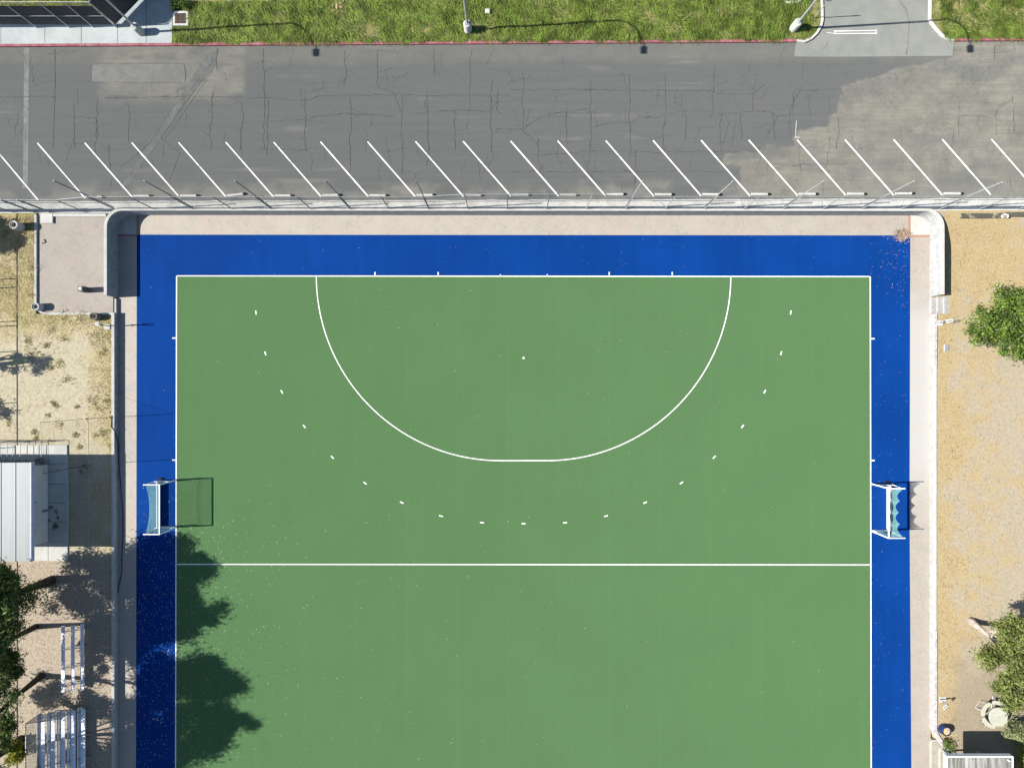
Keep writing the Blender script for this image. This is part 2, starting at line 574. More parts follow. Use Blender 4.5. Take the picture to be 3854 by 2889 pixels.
def roof_mat(name, a, b2, dirty, axis='X', sc=1.6):
    m, nt, b, out = new_mat(name)
    t = NT(nt)
    setin(b, Roughness=.5, Specular_IOR_Level=.4, Diffuse_Roughness=.5, Metallic=.1)
    w = t.n('ShaderNodeTexWave', wave_type='BANDS', bands_direction=axis)
    t.l(t.position(), w.inputs['Vector'])
    w.inputs['Scale'].default_value = sc
    w.inputs['Distortion'].default_value = .3
    w.inputs['Detail'].default_value = 2
    c = t.mix(w.outputs['Fac'], a, b2)
    mp = t.mapped((3, .25, 1) if axis == 'X' else (.25, 3, 1))
    c = t.mix(t.ramp(t.noise(1.0, 6, .7, mp), .42, .68), c, dirty)
    t.l(c, b.inputs['Base Color'])
    t.bump(w.outputs['Fac'], .02, .01, b)
    return m


MT['roof'] = roof_mat('metal_roof', (.178, .205, .208), (.186, .212, .215), (.165, .186, .19), 'X', .55)
MT['roof_old'] = roof_mat('stained_roof', (.10, .10, .085), (.16, .155, .135), (.34, .335, .31), 'X', 1.1)

# ------------------------------------------------------------------ sky, sun, camera
SUN = Vector((1.36, .075, -1.0)).normalized()     # direction the light travels
elev = math.asin(-SUN.z)
w = bpy.data.worlds.new('World')
scene.world = w
w.use_nodes = True
wt = w.node_tree
wt.nodes.clear()
wo = wt.nodes.new('ShaderNodeOutputWorld')
bg = wt.nodes.new('ShaderNodeBackground')
sky = wt.nodes.new('ShaderNodeTexSky')
sky.sky_type = 'NISHITA'
sky.sun_disc = False
sky.sun_elevation = elev
sky.sun_rotation = math.atan2(-SUN.x, -SUN.y)
sky.dust_density = .6
sky.ozone_density = 2.0
wt.links.new(sky.outputs[0], bg.inputs[0])
wt.links.new(bg.outputs[0], wo.inputs[0])
bg.inputs[1].default_value = .06
sd = bpy.data.lights.new('sun', 'SUN')
sd.energy = 4.6
sd.angle = R(.5)
sd.color = (1, .955, .89)
so = bpy.data.objects.new('sun', sd)
COL.objects.link(so)
so.rotation_euler = SUN.to_track_quat('-Z', 'Y').to_euler()
so.location = (-60, 0, 50)
cd = bpy.data.cameras.new('camera')
cd.sensor_width = 36
cd.lens = 36 * FOC / 3854
cd.clip_end = 4000
co = bpy.data.objects.new('camera', cd)
COL.objects.link(co)
co.location = (0, 0, HGT)
co.rotation_euler = (0, 0, 0)
scene.camera = co
vs = scene.view_settings
vs.view_transform = 'Standard'
vs.look = 'None'
vs.exposure = 1.5
vs.gamma = 1
vs.use_curve_mapping = False
scene.render.engine = 'CYCLES'
scene.cycles.max_bounces = 6

# ================================================================== SETTING
YB = -46.0
mb = MB(); S_ = 2500
mb.sheet([(-S_, -S_), (S_, -S_), (S_, S_), (-S_, S_)], -.35)
struct('ground', mb, MT['soil'])

# paved walk round the pitch, turf, lines
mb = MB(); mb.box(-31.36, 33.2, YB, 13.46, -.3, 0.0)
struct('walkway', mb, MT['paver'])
blue = [P('S', 515, 883), P('S', 3426, 886), P('S', 3423, 1950), P('S', 3430, 2889), P('S', 3432, 3560), P('S', 508, 3560), P('S', 512, 2889)]
struct('turf_surround', MB().sheet(blue, .004), MT['turf_blue'])
GL, GR, GLb, GRb = 664.8, 3275, 661.2, 3278.6
green = [P('S', GL, 1038.2), P('S', GR, 1041.0), P('S', GRb + 1.5, 3560), P('S', GLb - 1.5, 3560)]
struct('hockey_pitch', MB().sheet(green, .008), MT['turf_green'])

mb = MB(); LZ = .012; LW = .085
a, b_, c_, d_ = [Vector(p) for p in green]
mb.strip([a, d_], LW, LZ); mb.strip([b_, c_], LW, LZ)
mb.strip([a + Vector((LW / 2 + .001, 0)), b_ - Vector((LW / 2 + .001, 0))], LW, LZ)
mb.strip([Vector(P('S', 664, 2122.1)) + Vector((.054, 0)), Vector(P('S', 3276.5, 2124.6)) - Vector((.054, 0))], .08, LZ)
gx, gy = P('S', 1970.5, 1039.6)
rad = 14.60
pts = [(gx - 1.83 - rad, gy - .055)]
for i in range(1, 49): 
    t_ = math.pi / 2 * i / 48
    pts.append((gx - 1.83 - rad * math.cos(t_), gy - .0 - rad * math.sin(t_)))
for i in range(0, 48):
    t_ = math.pi / 2 * (1 - i / 48)
    pts.append((gx + 1.83 + rad * math.cos(t_), gy - rad * math.sin(t_)))
pts.append((gx + 1.83 + rad, gy - .055))
mb.strip(pts, .078, LZ)
dash = [(553, 675), (573.3, 763), (608.8, 846), (657.3, 920.5), (718, 987.3), (788.6, 1043), (868, 1085), (952.7, 1114), (1041, 1128.3), (1131, 1130.2),
        (1220.5, 1128.3), (1309, 1114), (1393.5, 1085), (1472, 1042.5), (1543, 987), (1604, 920.5), (1652, 845.5), (1687.3, 762.5), (1708, 675)]
for x, y in dash:
    p = Vector(P('O', x, y)); cxg = gx + max(-1.83, min(1.83, p.x - gx))
    d = (p - Vector((cxg, gy))).normalized(); tt = Vector((-d.y, d.x))
    mb.strip([p - tt * .155, p + tt * .155], .095, LZ)
sp = P('O', 1131, 773)
mb.sheet([(sp[0] + .085 * math.cos(k * math.pi / 6), sp[1] + .085 * math.sin(k * math.pi / 6)) for k in range(12)], LZ)
for x in (810, 946.5, 1316, 1452):
    p = P('O', x, 594); q = P('O', x, 587.5)
    mb.strip([p, q], .09, LZ + .004)
for x in (1081, 1182):
    p = P('O', x, 595.5); q = P('O', x, 592.3)
    mb.strip([p, q], .07, LZ + .004)
for y, y2 in ((730, 731.5), (993, 994)):
    mb.strip([P('O', 380.5, y), P('O', 372.3, y)], .1, LZ + .004)
    mb.strip([P('O', 1881, y2), P('O', 1889, y2)], .1, LZ + .004)
struct('pitch_lines', mb, MT['line'])

# corner squares with soldier-course brick bands
mb = MB(); mc = MB()
mb.sheet([P('E', 1010, 240), P('E', 1183, 240), P('E', 1183, 417), P('E', 1010, 417)], .005)
mc.sheet([P('E', 1183, 240), P('E', 1204, 240), P('E', 1204, 419), P('E', 1183, 419)], .006)
mc.sheet([P('E', 1012, 417), P('E', 1183, 417), P('E', 1183, 438), P('E', 1012, 438)], .006)
mb.sheet([P('I', 1243, 240), P('I', 1420, 240), P('I', 1420, 418), P('I', 1243, 418)], .005)
mc.sheet([P('I', 1222, 240), P('I', 1243, 240), P('I', 1243, 420), P('I', 1222, 420)], .006)
mc.sheet([P('I', 1243, 418), P('I', 1412, 418), P('I', 1412, 438), P('I', 1243, 438)], .006)
struct('corner_slab', mb, MT['conc'])


def soldier_mat():
    m, nt, b, out = new_mat('soldier_bricks')
    t = NT(nt)
    setin(b, Roughness=.9, Diffuse_Roughness=.3)
    ck = t.n('ShaderNodeTexChecker')
    t.l(t.position(), ck.inputs[0]); ck.inputs['Scale'].default_value = 9.0
    c = t.mix(ck.outputs[1], (.2, .085, .06), (.3, .2, .15))
    t.l(c, b.inputs['Base Color'])
    return m


MT['soldier'] = soldier_mat()
struct('brick_band', mc, MT['soldier'])

# ------------------------------------------------------------------ retaining walls
Xi, Yi = -31.25, 13.37          # inner faces
Xe = 33.12
T = .2
r0 = 1.25


def arc(cx, cy, r, a0, a1, n=10):
    return [(cx + r * math.cos(R(a0 + (a1 - a0) * i / n)), cy + r * math.sin(R(a0 + (a1 - a0) * i / n))) for i in range(n + 1)]


path = [(Xi - T / 2, 6.84)] + arc(Xi + r0, Yi - r0, r0 + T / 2, 180, 90) + arc(Xe - r0, Yi - .03 - r0, r0 + T / 2, 90, 0) + [(Xe + T / 2, 6.9)]
rw = thing('retaining_wall', 'high curved concrete retaining wall along the parking lot end of the pitch', 'wall', (0, 13.4, 0))
MB().wall(path, T, -.3, 1.22).build('wall', MT['conc_wall'], rw)
MB().wall(path, T + .03, 1.22, 1.30).build('coping', MT['conc'], rw)

lw = thing('low_wall', 'low concrete retaining wall between the left walkway and the dirt', 'wall', (-31.37, -10, 0))
MB().box(Xi - .20, Xi - .005, YB, 5.60, -.3, .37).build('wall', MT['conc_wall'], lw)
MB().box(Xi - .225, Xi + .012, YB, 5.60, .37, .43, .012).build('coping', MT['conc'], lw)
st = MB().box(Xi - .21, Xi, 5.60, 6.74, -.3, .2, .01).build('step', MT['conc'])
tag(st, 'single concrete step from the left walkway up to the brick plaza', 'step')

Wx = 33.11
ew = thing('boundary_wall', 'low pale wall with grey cap blocks between the right walkway and the dry grass', 'wall', (33.2, -10, 0))
curve = [P('Z', 512, 860, .5), P('Z', 555, 960, .5), P('Z', 625, 1070, .5), P('Z', 705, 1190, .5), P('Z', 805, 1280, .5), P('Z', 950, 1345, .5), P('Z', 1100, 1400, .5)]
curve = [(max(q[0], Wx + .1), q[1]) for q in curve]
wp = [(Wx + .1, 5.49), (Wx + .1, curve[0][1] + .05)] + curve
MT['conc_face'] = M('pale_wall_concrete', (.215, .213, .207), (.265, .262, .255), 2, dr=.1, fine=.07, fscale=8)
MB().wall(wp, .2, -.3, .44).build('wall', MT['conc_face'], ew)


def ylim(t, y): return P(t, 1440, y, .5)[1]


y1, y2 = ylim('I', 1530), ylim('K', 510)
MB().wall([(Wx + .11, 5.48), (Wx + .11, y1)], .23, .44, .52).build('cap_blocks', MT['cap'], ew)
MB().wall([(Wx + .1, y1 - .003), (Wx + .1, y2 + .003)], .2, .44, .50).build('coping', MT['conc'], ew)
MB().wall([(Wx + .11, y2), (Wx + .11, curve[0][1])], .23, .44, .52).build('cap_blocks', MT['cap'], ew)
MB().wall([(q[0] + .01, q[1]) for q in curve], .24, .44, .525).build('cap_blocks', MT['cap'], ew)['label'] = 'curved run of dark grey cap blocks'

# stairs
sb = thing('concrete_steps', 'pale concrete steps at the end of the high curved wall on the right', 'steps', (33.5, 6.2, 0))
for x0, x1, z in ((33.13, 33.52, .15), (33.52, 33.92, .30), (33.92, 34.30, .465)):
    MB().box(x0, x1 + (.0 if x1 < 34 else 0), 5.50, 6.88, -.3, z, .012).build('tread', MT['conc_face'], sb)
sb = thing('concrete_steps', 'tan concrete steps with rounded corners beside the curved wall and stained shelter', 'steps', (34, -29, 0))


MT['step_tan'] = M('tan_concrete', (.235, .222, .185), (.28, .265, .225), 1.5, dr=.1, fine=.08, fscale=10)


def rstep(x0, y0, z0, z1, r=.3):
    pl = [(38, YB), (38, y0)] + arc(x0 + r, y0 - r, r, 90, 180, 6) + [(x0, YB)]
    MB().prism(pl, z0, z1).build('tread', MT['step_tan'], sb)
    MB().strip([(36, y0 - .03)] + arc(x0 + r, y0 - r, r - .03, 90, 180, 6) + [(x0 + .03, YB)], .06, z1 + .004).build('nosing', MT['conc'], sb)


rstep(33.11, P('Z', 430, 1035, .15)[1], -.3, .15)
rstep(33.70, P('Z', 560, 1170, .3)[1], .15, .30)
rstep(34.2, -29.3, .30, .45)

# ------------------------------------------------------------------ road
ROADN = 26.45


def grid_obj(name, x0, x1, y0, y1, cell, zf, attrs, mat, keep=None):
    nx = int(round((x1 - x0) / cell)) + 1; ny = int(round((y1 - y0) / cell)) + 1
    X, Y = np.meshgrid(np.linspace(x0, x1, nx), np.linspace(y0, y1, ny))
    Z = zf(X, Y)
    ox, oy = (x0 + x1) / 2, (y0 + y1) / 2
    oz = float(Z.min())
    co_ = np.stack([X - ox, Y - oy, Z - oz], -1).reshape(-1, 3)
    idx = np.arange(nx * ny).reshape(ny, nx)
    q = np.stack([idx[:-1, :-1], idx[:-1, 1:], idx[1:, 1:], idx[1:, :-1]], -1).reshape(-1, 4)
    if keep is not None:
        kk = keep(X, Y)
        kq = (kk[:-1, :-1] & kk[:-1, 1:] & kk[1:, 1:] & kk[1:, :-1]).reshape(-1)
        q = q[kq]
    me = bpy.data.meshes.new(name)
    me.vertices.add(len(co_)); me.vertices.foreach_set('co', co_.astype(np.float32).ravel())
    me.loops.add(q.size); me.loops.foreach_set('vertex_index', q.astype(np.int32).ravel())
    me.polygons.add(len(q))
    me.polygons.foreach_set('loop_start', np.arange(0, q.size, 4, dtype=np.int32))
    me.update(calc_edges=True)
    for an, fn in attrs.items():
        at = me.attributes.new(an, 'FLOAT', 'POINT')
        at.data.foreach_set('value', np.clip(fn(X, Y), 0, 1).astype(np.float32).ravel())
    me.materials.append(mat)
    o = bpy.data.objects.new(name, me)
    COL.objects.link(o)
    o.location = (ox, oy, oz)
    o['kind'] = 'structure'
    return o


sealpoly = [PR(*q)[:2] for q in [('D', 1605, 300), ('D', 1600, 475), ('D', 1300, 560), ('D', 1050, 600), ('D', 1020, 640), ('D', 930, 655), ('D', 830, 695), ('D', 640, 735), ('D', 655, 800), ('D', 640, 880),
                                 ('D', 610, 960), ('D', 545, 1000), ('D', 550, 1085), ('D', 420, 1095), ('D', 300, 1112), ('D', 245, 1180), ('D', 240, 1243), ('D', 0, 1245), ('C', 2130, 1310),
                                 ('C', 1860, 1330), ('C', 1855, 1425), ('C', 2005, 1440), ('C', 2000, 1560), ('C', 1930, 1900)]] + [(-70, 13), (-70, 28)]


def f_seal(X, Y):
    m = 0
    for k in range(7):
        wx = (fbm(X * 1.1, Y * 1.1, 3) - .5) * .5 + (fbm(X * 3.1, Y * 3.1, 400 + k) - .5) * .45
        wy = (fbm(X * 1.1, Y * 1.1, 8) - .5) * .5 + (fbm(X * 3.1, Y * 3.1, 420 + k) - .5) * .35
        m = m + inpoly(sealpoly, X + wx, Y + wy).astype(float) / 7
    # worn paler patches inside the sealed area
    edge = sstep(15.9, 15.0, Y + 1.2 * (fbm(X * .55, Y * .55, 21) - .5) * 2) * sstep(.40, .62, fbm(X * .6, Y * .9, 33))
    m = m * (1 - .75 * edge)
    north = sstep(24.6, 25.6, Y + (fbm(X * .8, Y * .8, 5) - .5) * .8)
    m = m * (1 - .38 * north)
    xa0 = PR('A', 880, 500)[0]; xa1 = PR('A', 2120, 500)[0]
    zone = sstep(xa0 - .6, xa0 + .8, X + (fbm(X, Y, 7) - .5) * 2) * sstep(xa1 + .3, xa1 - .3, X)
    zy = sstep(21.6 + .0, 23.2, Y + (X - xa0) * .0 + (fbm(X * .5, Y * 1.5, 12) - .5) * 1.2)
    m = m * (1 - .85 * zone * zy * sstep(.25, .5, fbm(X * .7, Y * 1.6, 14)))
    # dark remnants in the bare east half
    east = (1 - inpoly(sealpoly, X, Y)) * sstep(.55, .72, fbm(X * .22, Y * .5, 42)) * .5
    return m + east


def f_wear(X, Y):
    a = sstep(.62, .8, fbm(X * .12, Y * 2.2, 51)) * sstep(.5, .7, fbm(X * .3, Y * .3, 52)) * .45
    g = sstep(16.0, 14.4, Y + (fbm(X * 1.1, Y * 1.3, 61) - .5) * 1.6) * .6 * sstep(.32, .6, fbm(X * .6, Y * 1.2, 62))
    return a + g


def f_crz(X, Y):
    return .25 + .75 * (1 - inpoly(sealpoly, X, Y).astype(float))


grid_obj('road', -62, 62, 14.2, ROADN, .1, lambda X, Y: .78 + .0102 * X, {'seal': f_seal, 'wear': f_wear, 'crackzone': f_crz}, MT['road'])

zro = lambda dz: (lambda x, y: zr(x) + dz)
# gutter strip between the asphalt and the wall / fence
gp = [(x, 14.33 + .10 * (fbm(x * .6, 0.0, 71) - .5) + .05 * (fbm(x * 3, 0.0, 72) - .5)) for x in np.arange(-62, 62.1, .4)]
mb = MB()
n_ = len(gp)
vs_ = []; fs_ = []
for (x, y) in gp:
    vs_ += [(x, 13.42, zr(x) + .004), (x, 13.93, zr(x) - .02), (x, 13.98, zr(x) - .02), (x, y, zr(x) + .006)]
for i in range(n_ - 1):
    for k in range(3):
        fs_.append((4 * i + k, 4 * i + 4 + k, 4 * i + 5 + k, 4 * i + 1 + k))
mb.add(vs_, fs_)
struct('gutter_strip', mb, MT['conc_dirty'])

# painted bays, patches, trench, cracks
starts = [-36, 141, 319, 496, 672, 850, 1029.5, 1206.6, 1383, 1564, 1743, 1922, 2099, 2280, 2458, 2638.6, 2818, 3000, 3180, 3363, 3546, 3731, 3914]
bay_ends = []
mb = MB()
for i, sx in enumerate(starts):
    sy = 538.6 - (sx - 141) / 3590 * 14.6
    ex = sx + 180 + (3 if sx > 2500 else 0)
    ey = 752 - (sx - 141) / 3590 * 11 + (3 if i == 1 else 0)
    if i == 0: ey += 1
    p = PR('S', sx, sy); q = PR('S', ex, ey - (8 if i > 0 else 0))
    bay_ends.append(q)
    n_ = 14
    pp = [(p[0] + (q[0] - p[0]) * k / n_, p[1] + (q[1] - p[1]) * k / n_) for k in range(n_ + 1)]
    mb.strip(pp, [.100 + random.uniform(-.018, .014) for _ in pp], zro(.010))
for (pa, pb, wd) in ((('D', 585, 270), ('D', 950, 264), .05), (('D', 600, 291), ('D', 948, 288), .05), (('D', 587, 264), ('D', 605, 294), .06), (('D', 948, 258), ('D', 951, 294), .05), (('D', 525, 282), ('D', 600, 290), .03),
                     (('D', 266, 1028), ('D', 258, 1172), .026), (('D', 256, 1174), ('D', 292, 1176), .026)):
    p = PR(*pa); q = PR(*pb)
    mb.strip([p, q], wd, zro(.030 if pa[0] == 'D' and pa[2] < 400 else .011))
struct('bay_lines', mb, MT['paint'])

mb = MB()
p0 = PR('A', 232, 415); p1 = PR('A', 220, 1630)
mb.strip([(p0[0] + (p1[0] - p0[0]) * k / 20, p0[1] + (p1[1] - p0[1]) * k / 20) for k in range(21)], [.40 + random.uniform(-.03, .03) for _ in range(21)], zro(.005))
MT['faded'] = M('faded_stripe', (.112, .118, .108), (.155, .161, .147), 1.6, dr=.3, fine=.2, fscale=14)
struct('faded_stripe', mb, MT['faded'])
mb = MB()
mb.sheet([PR(*q)[:2] for q in (('A', 797, 563), ('A', 1590, 552), ('A', 1606, 635), ('A', 1602, 716), ('A', 797, 712))], zro(.007))
struct('road_patch', mb, MT['patch'])
mb = MB()
MT['trench'] = M('trench_asphalt', (.080, .084, .079), (.106, .109, .10), 1.5, dr=.3, fine=.15, fscale=12)
mb.sheet([PR(*q)[:2] for q in (('A', 1800, 470), ('A', 1905, 430), ('A', 1845, 600), ('A', 1640, 840), ('A', 1390, 1200), ('A', 1120, 1600), ('A', 1030, 1655), ('A', 1220, 1360), ('A', 1490, 940), ('A', 1720, 590))], zro(.006))
struct('trench_patch', mb, MT['trench'])

mb = MB()


def crack(pts, wdt=.035, jit=.10, step=.35, dz=.0085):
    out = []
    for i in range(len(pts) - 1):
        p = Vector(pts[i][:2]); q = Vector(pts[i + 1][:2])
        n = max(1, int((q - p).length / step))
        for k in range(n): out.append(p.lerp(q, k / n))
    out.append(Vector(pts[-1][:2]))
    for k in range(1, len(out) - 1):
        out[k] = out[k] + Vector((random.gauss(0, jit * .5), random.gauss(0, jit * .5)))
    mb.strip(out, [wdt * random.uniform(.35, 1.25) for _ in out], zro(dz))
    return out


def cr(t, *pts, **k): return crack([PR(t, x, y) for x, y in pts], **k)


cr('A', (475, 425), (478, 700), (470, 1000), (462, 1280), wdt=.05, jit=.03)
cr('A', (1890, 425), (1830, 540), (1650, 790), (1500, 930), (1300, 1240), (1050, 1450), wdt=.03, jit=.02)
cr('A', (1885, 470), (1720, 740), (1530, 1000), (1395, 1195), (1560, 1330), (1470, 1560), wdt=.03, jit=.02)
cr('A', (1850, 600), (1640, 910), (1430, 1205), wdt=.02, jit=.02)
cr('A', (797, 560), (797, 712), (1200, 718), (1602, 716), (1612, 640), (1592, 550), (1400, 552), (880, 552), wdt=.03, jit=.02)
for t_, lst in (('A', [(840, 860, 1330), (1110, 870, 1230), (640, 900, 1300), (1830, 780, 1300), (2090, 900, 1300), (950, 1250, 1480), (1880, 430, 600)]),
               ('B', [(80, 420, 1300), (110, 860, 1340), (440, 780, 1320), (775, 440, 760), (820, 860, 1500), (1065, 430, 760), (1270, 830, 1500), (1495, 830, 1440), (1555, 420, 640), (1730, 960, 1300), (1870, 430, 960), (2050, 690, 1320), (2100, 800, 960)]),
               ('C', [(110, 620, 1120), (250, 1200, 1500), (490, 970, 1250), (700, 690, 1300), (1035, 640, 1380), (1340, 640, 1320), (1515, 950, 1220), (1760, 630, 960), (1830, 960, 1320), (2010, 990, 1210), (2110, 760, 960), (740, 1340, 1500), (1080, 1300, 1650)]),
               ('D', [(75, 960, 1190), (230, 790, 1000), (370, 800, 1000), (1660, 870, 1180), (1980, 930, 1160), (2120, 820, 1130), (620, 1000, 1280), (540, 1180, 1400), (1960, 390, 520), (300, 1240, 1500)])):
    for x, ya, yb in lst:
        n = max(2, int((yb - ya) / 120) + 1)
        pts = [PR(t_, x + random.uniform(-12, 12), ya + (yb - ya) * k / (n - 1)) for k in range(n)]
        o_ = crack(pts, wdt=random.uniform(.025, .05), jit=.09)
        for q in range(random.randint(1, 4)):
            s0 = random.choice(o_)
            e0 = s0 + Vector((random.uniform(-1.6, 1.6), random.uniform(-.7, .7)))
            crack([s0, e0], wdt=.018, jit=.1, step=.25)
for args in (('A', (490, 1000), (600, 1010), (830, 1020), (850, 1190)), ('B', (480, 800), (540, 770), (620, 765)), ('B', (0, 850), (150, 850), (420, 870), (540, 830), (1000, 825), (1500, 825), (2200, 830)),
             ('B', (1080, 765), (1190, 790), (1240, 900), (1275, 1000)), ('B', (130, 1050), (450, 1040), (520, 1010), (820, 985), (1200, 1010)), ('B', (1380, 985), (1500, 975), (1800, 950), (2030, 975), (2100, 880)),
             ('B', (0, 1300), (480, 1295), (520, 1300)), ('B', (1100, 1320), (1300, 1280)), ('B', (2090, 1120), (2211, 1125)), ('C', (0, 1115), (90, 1125), (230, 1240), (250, 1320)),
             ('C', (90, 1130), (300, 1000), (480, 965), (680, 945)), ('C', (0, 775), (700, 780), (1340, 785), (1750, 785), (1790, 820), (2110, 815), (2211, 730)), ('C', (700, 1110), (850, 1065), (1040, 1060), (1130, 1020), (1290, 1020)),
             ('C', (1380, 975), (1680, 955), (1830, 985), (2211, 960)), ('C', (260, 1350), (450, 1330), (700, 1310), (920, 1320), (1350, 1325), (1700, 1310), (2130, 1310)),
             ('D', (0, 1185), (80, 1060), (100, 1000), (200, 990), (240, 850), (300, 775), (650, 770)), ('D', (0, 945), (90, 990)), ('D', (1640, 1000), (1700, 980), (1950, 1010), (2000, 920), (2110, 860)),
             ('D', (0, 1410), (300, 1405), (700, 1400)), ('A', (0, 840), (480, 838)), ('A', (900, 850), (1700, 835), (2211, 850)), ('C', (0, 1490), (1200, 1490), (1850, 1480))):
    cr(*args, wdt=.04, jit=.08)
for _ in range(150):
    x = random.uniform(-40, 40); y = random.uniform(14.6, 26)
    a_ = random.choice([0, math.pi / 2, math.pi / 2, math.pi / 2]) + random.gauss(0, .25)
    l_ = random.uniform(.5, 2.2)
    crack([(x, y), (x + l_ * math.cos(a_), min(26.2, max(14.5, y + l_ * math.sin(a_))))], wdt=.016, jit=.1, step=.22)
o = struct('road_cracks', mb, MT['crack'])

# ------------------------------------------------------------------ north side: kerbs, pavement, driveway, verge
KN = ROADN + .19
xdl = PR('D', 262, 375)[0]; xdr = PR('D', 1612, 360)[0]
fx_l = PR('A', 1500, 300)[0]      # where pavement gives way to verge
kb = MB()
kb.wall([(x, ROADN + .095) for x in np.linspace(-62, xdl, 40)], .19, lambda x, y: zr(x) - .2, lambda x, y: zr(x) + .14)
kb.wall([(x, ROADN + .095) for x in np.linspace(xdr, 62, 20)], .19, lambda x, y: zr(x) - .2, lambda x, y: zr(x) + .14)
struct('red_kerb', kb, MT['kerb_red'])
kl = [(xdl, ROADN + .095)] + [PR('D', x, y)[:2] for x, y in ((330, 362), (385, 338), (435, 290), (470, 230), (482, 180), (480, 60), (475, -40))]
kl += [(kl[-1][0] - .2, 60)]
kr = [(xdr, ROADN + .095)] + [PR('D', x, y)[:2] for x, y in ((1560, 342), (1500, 305), (1450, 250), (1415, 205), (1400, 170), (1402, 80), (1404, -40))]
kr += [(kr[-1][0], 60)]
kb = MB()
kb.wall(kl, .17, lambda x, y: zr(x) - .2, lambda x, y: zr(x) + .14)
kb.wall(kr, .19, lambda x, y: zr(x) - .2, lambda x, y: zr(x) + .14)
struct('driveway_kerb', kb, MT['conc'])
mb = MB()
dv = [PR('D', 247, 486)[:2], PR('D', 600, 489)[:2], PR('D', 1000, 486)[:2], PR('D', 1600, 480)[:2], (xdr, ROADN)] + kr[1:] + kl[:0:-1] + [(xdl, ROADN)]
mb.sheet(dv, zro(.02))
struct('driveway', mb, MT['drive'])
mb = MB()
MT['stain'] = M('rust_stain', (.115, .098, .075), (.16, .15, .13), 3, dr=.3)
def stain(t, pts, w_):
    mb.strip([PR(t, x, y)[:2] for x, y in pts], w_, zro(.024))
stain('D', [(1140, -5), (1165, 40), (1195, 70), (1215, 130), (1228, 200), (1222, 290), (1215, 390), (1205, 470)], [.05, .08, .1, .07, .1, .07, .1, .14])
stain('D', [(530, 350), (525, 390), (490, 430)], [.06, .12, .05])
struct('driveway_stain', mb, MT['stain'])
mb = MB()
fence_y = 27.93
mb.prism([(-62, KN), (fx_l, KN), (fx_l, 60), (-62, 60)], lambda x, y: zr(x) - .2, zro(.13))
MT['walk_conc'] = M('sidewalk_concrete', (.285, .315, .31), (.335, .365, .36), .9, dr=.3, fine=.06, fscale=11)
struct('sidewalk', mb, MT['walk_conc'])
jt = MB()
for x in (20, 400, 715, 1028, 1277):
    q = PR('A', x, 380)
    jt.strip([(q[0], KN + .02), (q[0], fence_y + (0 if x < 1020 else 5))], .035, zro(.135))
struct('sidewalk_joints', jt, MT['trench'])
mb = MB()
mb.prism([(fx_l, KN), (xdl, KN)] + [(q[0] - .09, max(q[1], KN)) for q in kl[1:]] + [(fx_l, 60)], lambda x, y: zr(x) - .2, zro(.09))
mb.prism([(xdr, KN), (62, KN), (62, 60)] + [(q[0] + .1, max(q[1], KN)) for q in kr[:0:-1]], lambda x, y: zr(x) - .2, zro(.09))
mb.prism([(-60, 28.6), (-31.8, 28.6), (-29.6, 31.2), (-29.6, 59), (-60, 59)], zro(.1), zro(.17))
struct('verge', mb, MT['lawn'])
mb = MB()
q0 = PR('A', 1500, 4); 
mb.prism([(fx_l, q0[1] - .02), (-16.8, q0[1] + .03), (-16.8, 33), (fx_l, 33)], zro(.0), zro(.15))
struct('path', mb, MT['conc_pale'])

# ------------------------------------------------------------------ dirt on both sides
DZ = .35


def dL_straw(X, Y):
    a = .30 + .45 * sstep(-33.6, -31.8, X + (fbm(X * .5, Y * .5, 81) - .5) * 3)
    a = a + .35 * sstep(2.5, 5.3, Y + (fbm(X * .4, Y * .4, 82) - .5) * 2.5)
    a = a + .25 * sstep(6, 7, Y)
    return a - .2 * sstep(-1, -4, Y) * sstep(.45, .6, fbm(X * .35, Y * .35, 83))


def dL_green(X, Y):
    a = .42 * sstep(3.0, 5.2, Y) * sstep(.4, .62, fbm(X * .5, Y * .5, 84)) + .35 * sstep(-32.6, -31.5, X) * sstep(.42, .6, fbm(X * .45, Y * .45, 85))
    a = a + .5 * sstep(10, 13, Y) * sstep(-38.9, -38.0, X + .4)
    return (a * 1.25 + .14) * sstep(-14, -12, Y)


def dL_lit(X, Y):
    return sstep(-12.6, -14.2, Y + (fbm(X * .4, Y * .4, 86) - .5) * 2)


PLX0, PLY0 = -37.5, 5.52
dirt = grid_obj('dirt_ground', -70, Xi - .19, YB, 13.5, .25, lambda X, Y: .35 + 0 * X + .02 * (fbm(X, Y, 88) - .5), {'straw': dL_straw, 'green': dL_green, 'litter': dL_lit}, MT['dirtL'],
                keep=lambda X, Y: ~((X > PLX0 + .2) & (Y > PLY0 + .2)))


def dR_straw(X, Y):
    a = .46 + .24 * sstep(36.2, 33.6, X + (fbm(X * .45, Y * .35, 91) - .5) * 7)
    a = a + .2 * sstep(4, 9, Y)
    a = a - .45 * sstep(-19.5, -22, Y + (fbm(X * .4, Y * .4, 92) - .5) * 3) * sstep(34.6, 36.0, X + (fbm(X * .6, Y * .6, 90) - .5) * 2)
    a = a - .25 * sstep(37.5, 39.5, X) * sstep(.4, .6, fbm(X * .3, Y * .3, 93))
    return a


def dR_green(X, Y): return .12 * sstep(.5, .7, fbm(X * .3, Y * .3, 94)) + 0 * X


def dR_lit(X, Y): return .75 * sstep(-19.5, -23.5, Y + (fbm(X * .5, Y * .5, 97) - .5) * 5) * sstep(34.0, 36.2, X + (fbm(X * .5, Y * .5, 98) - .5) * 3)


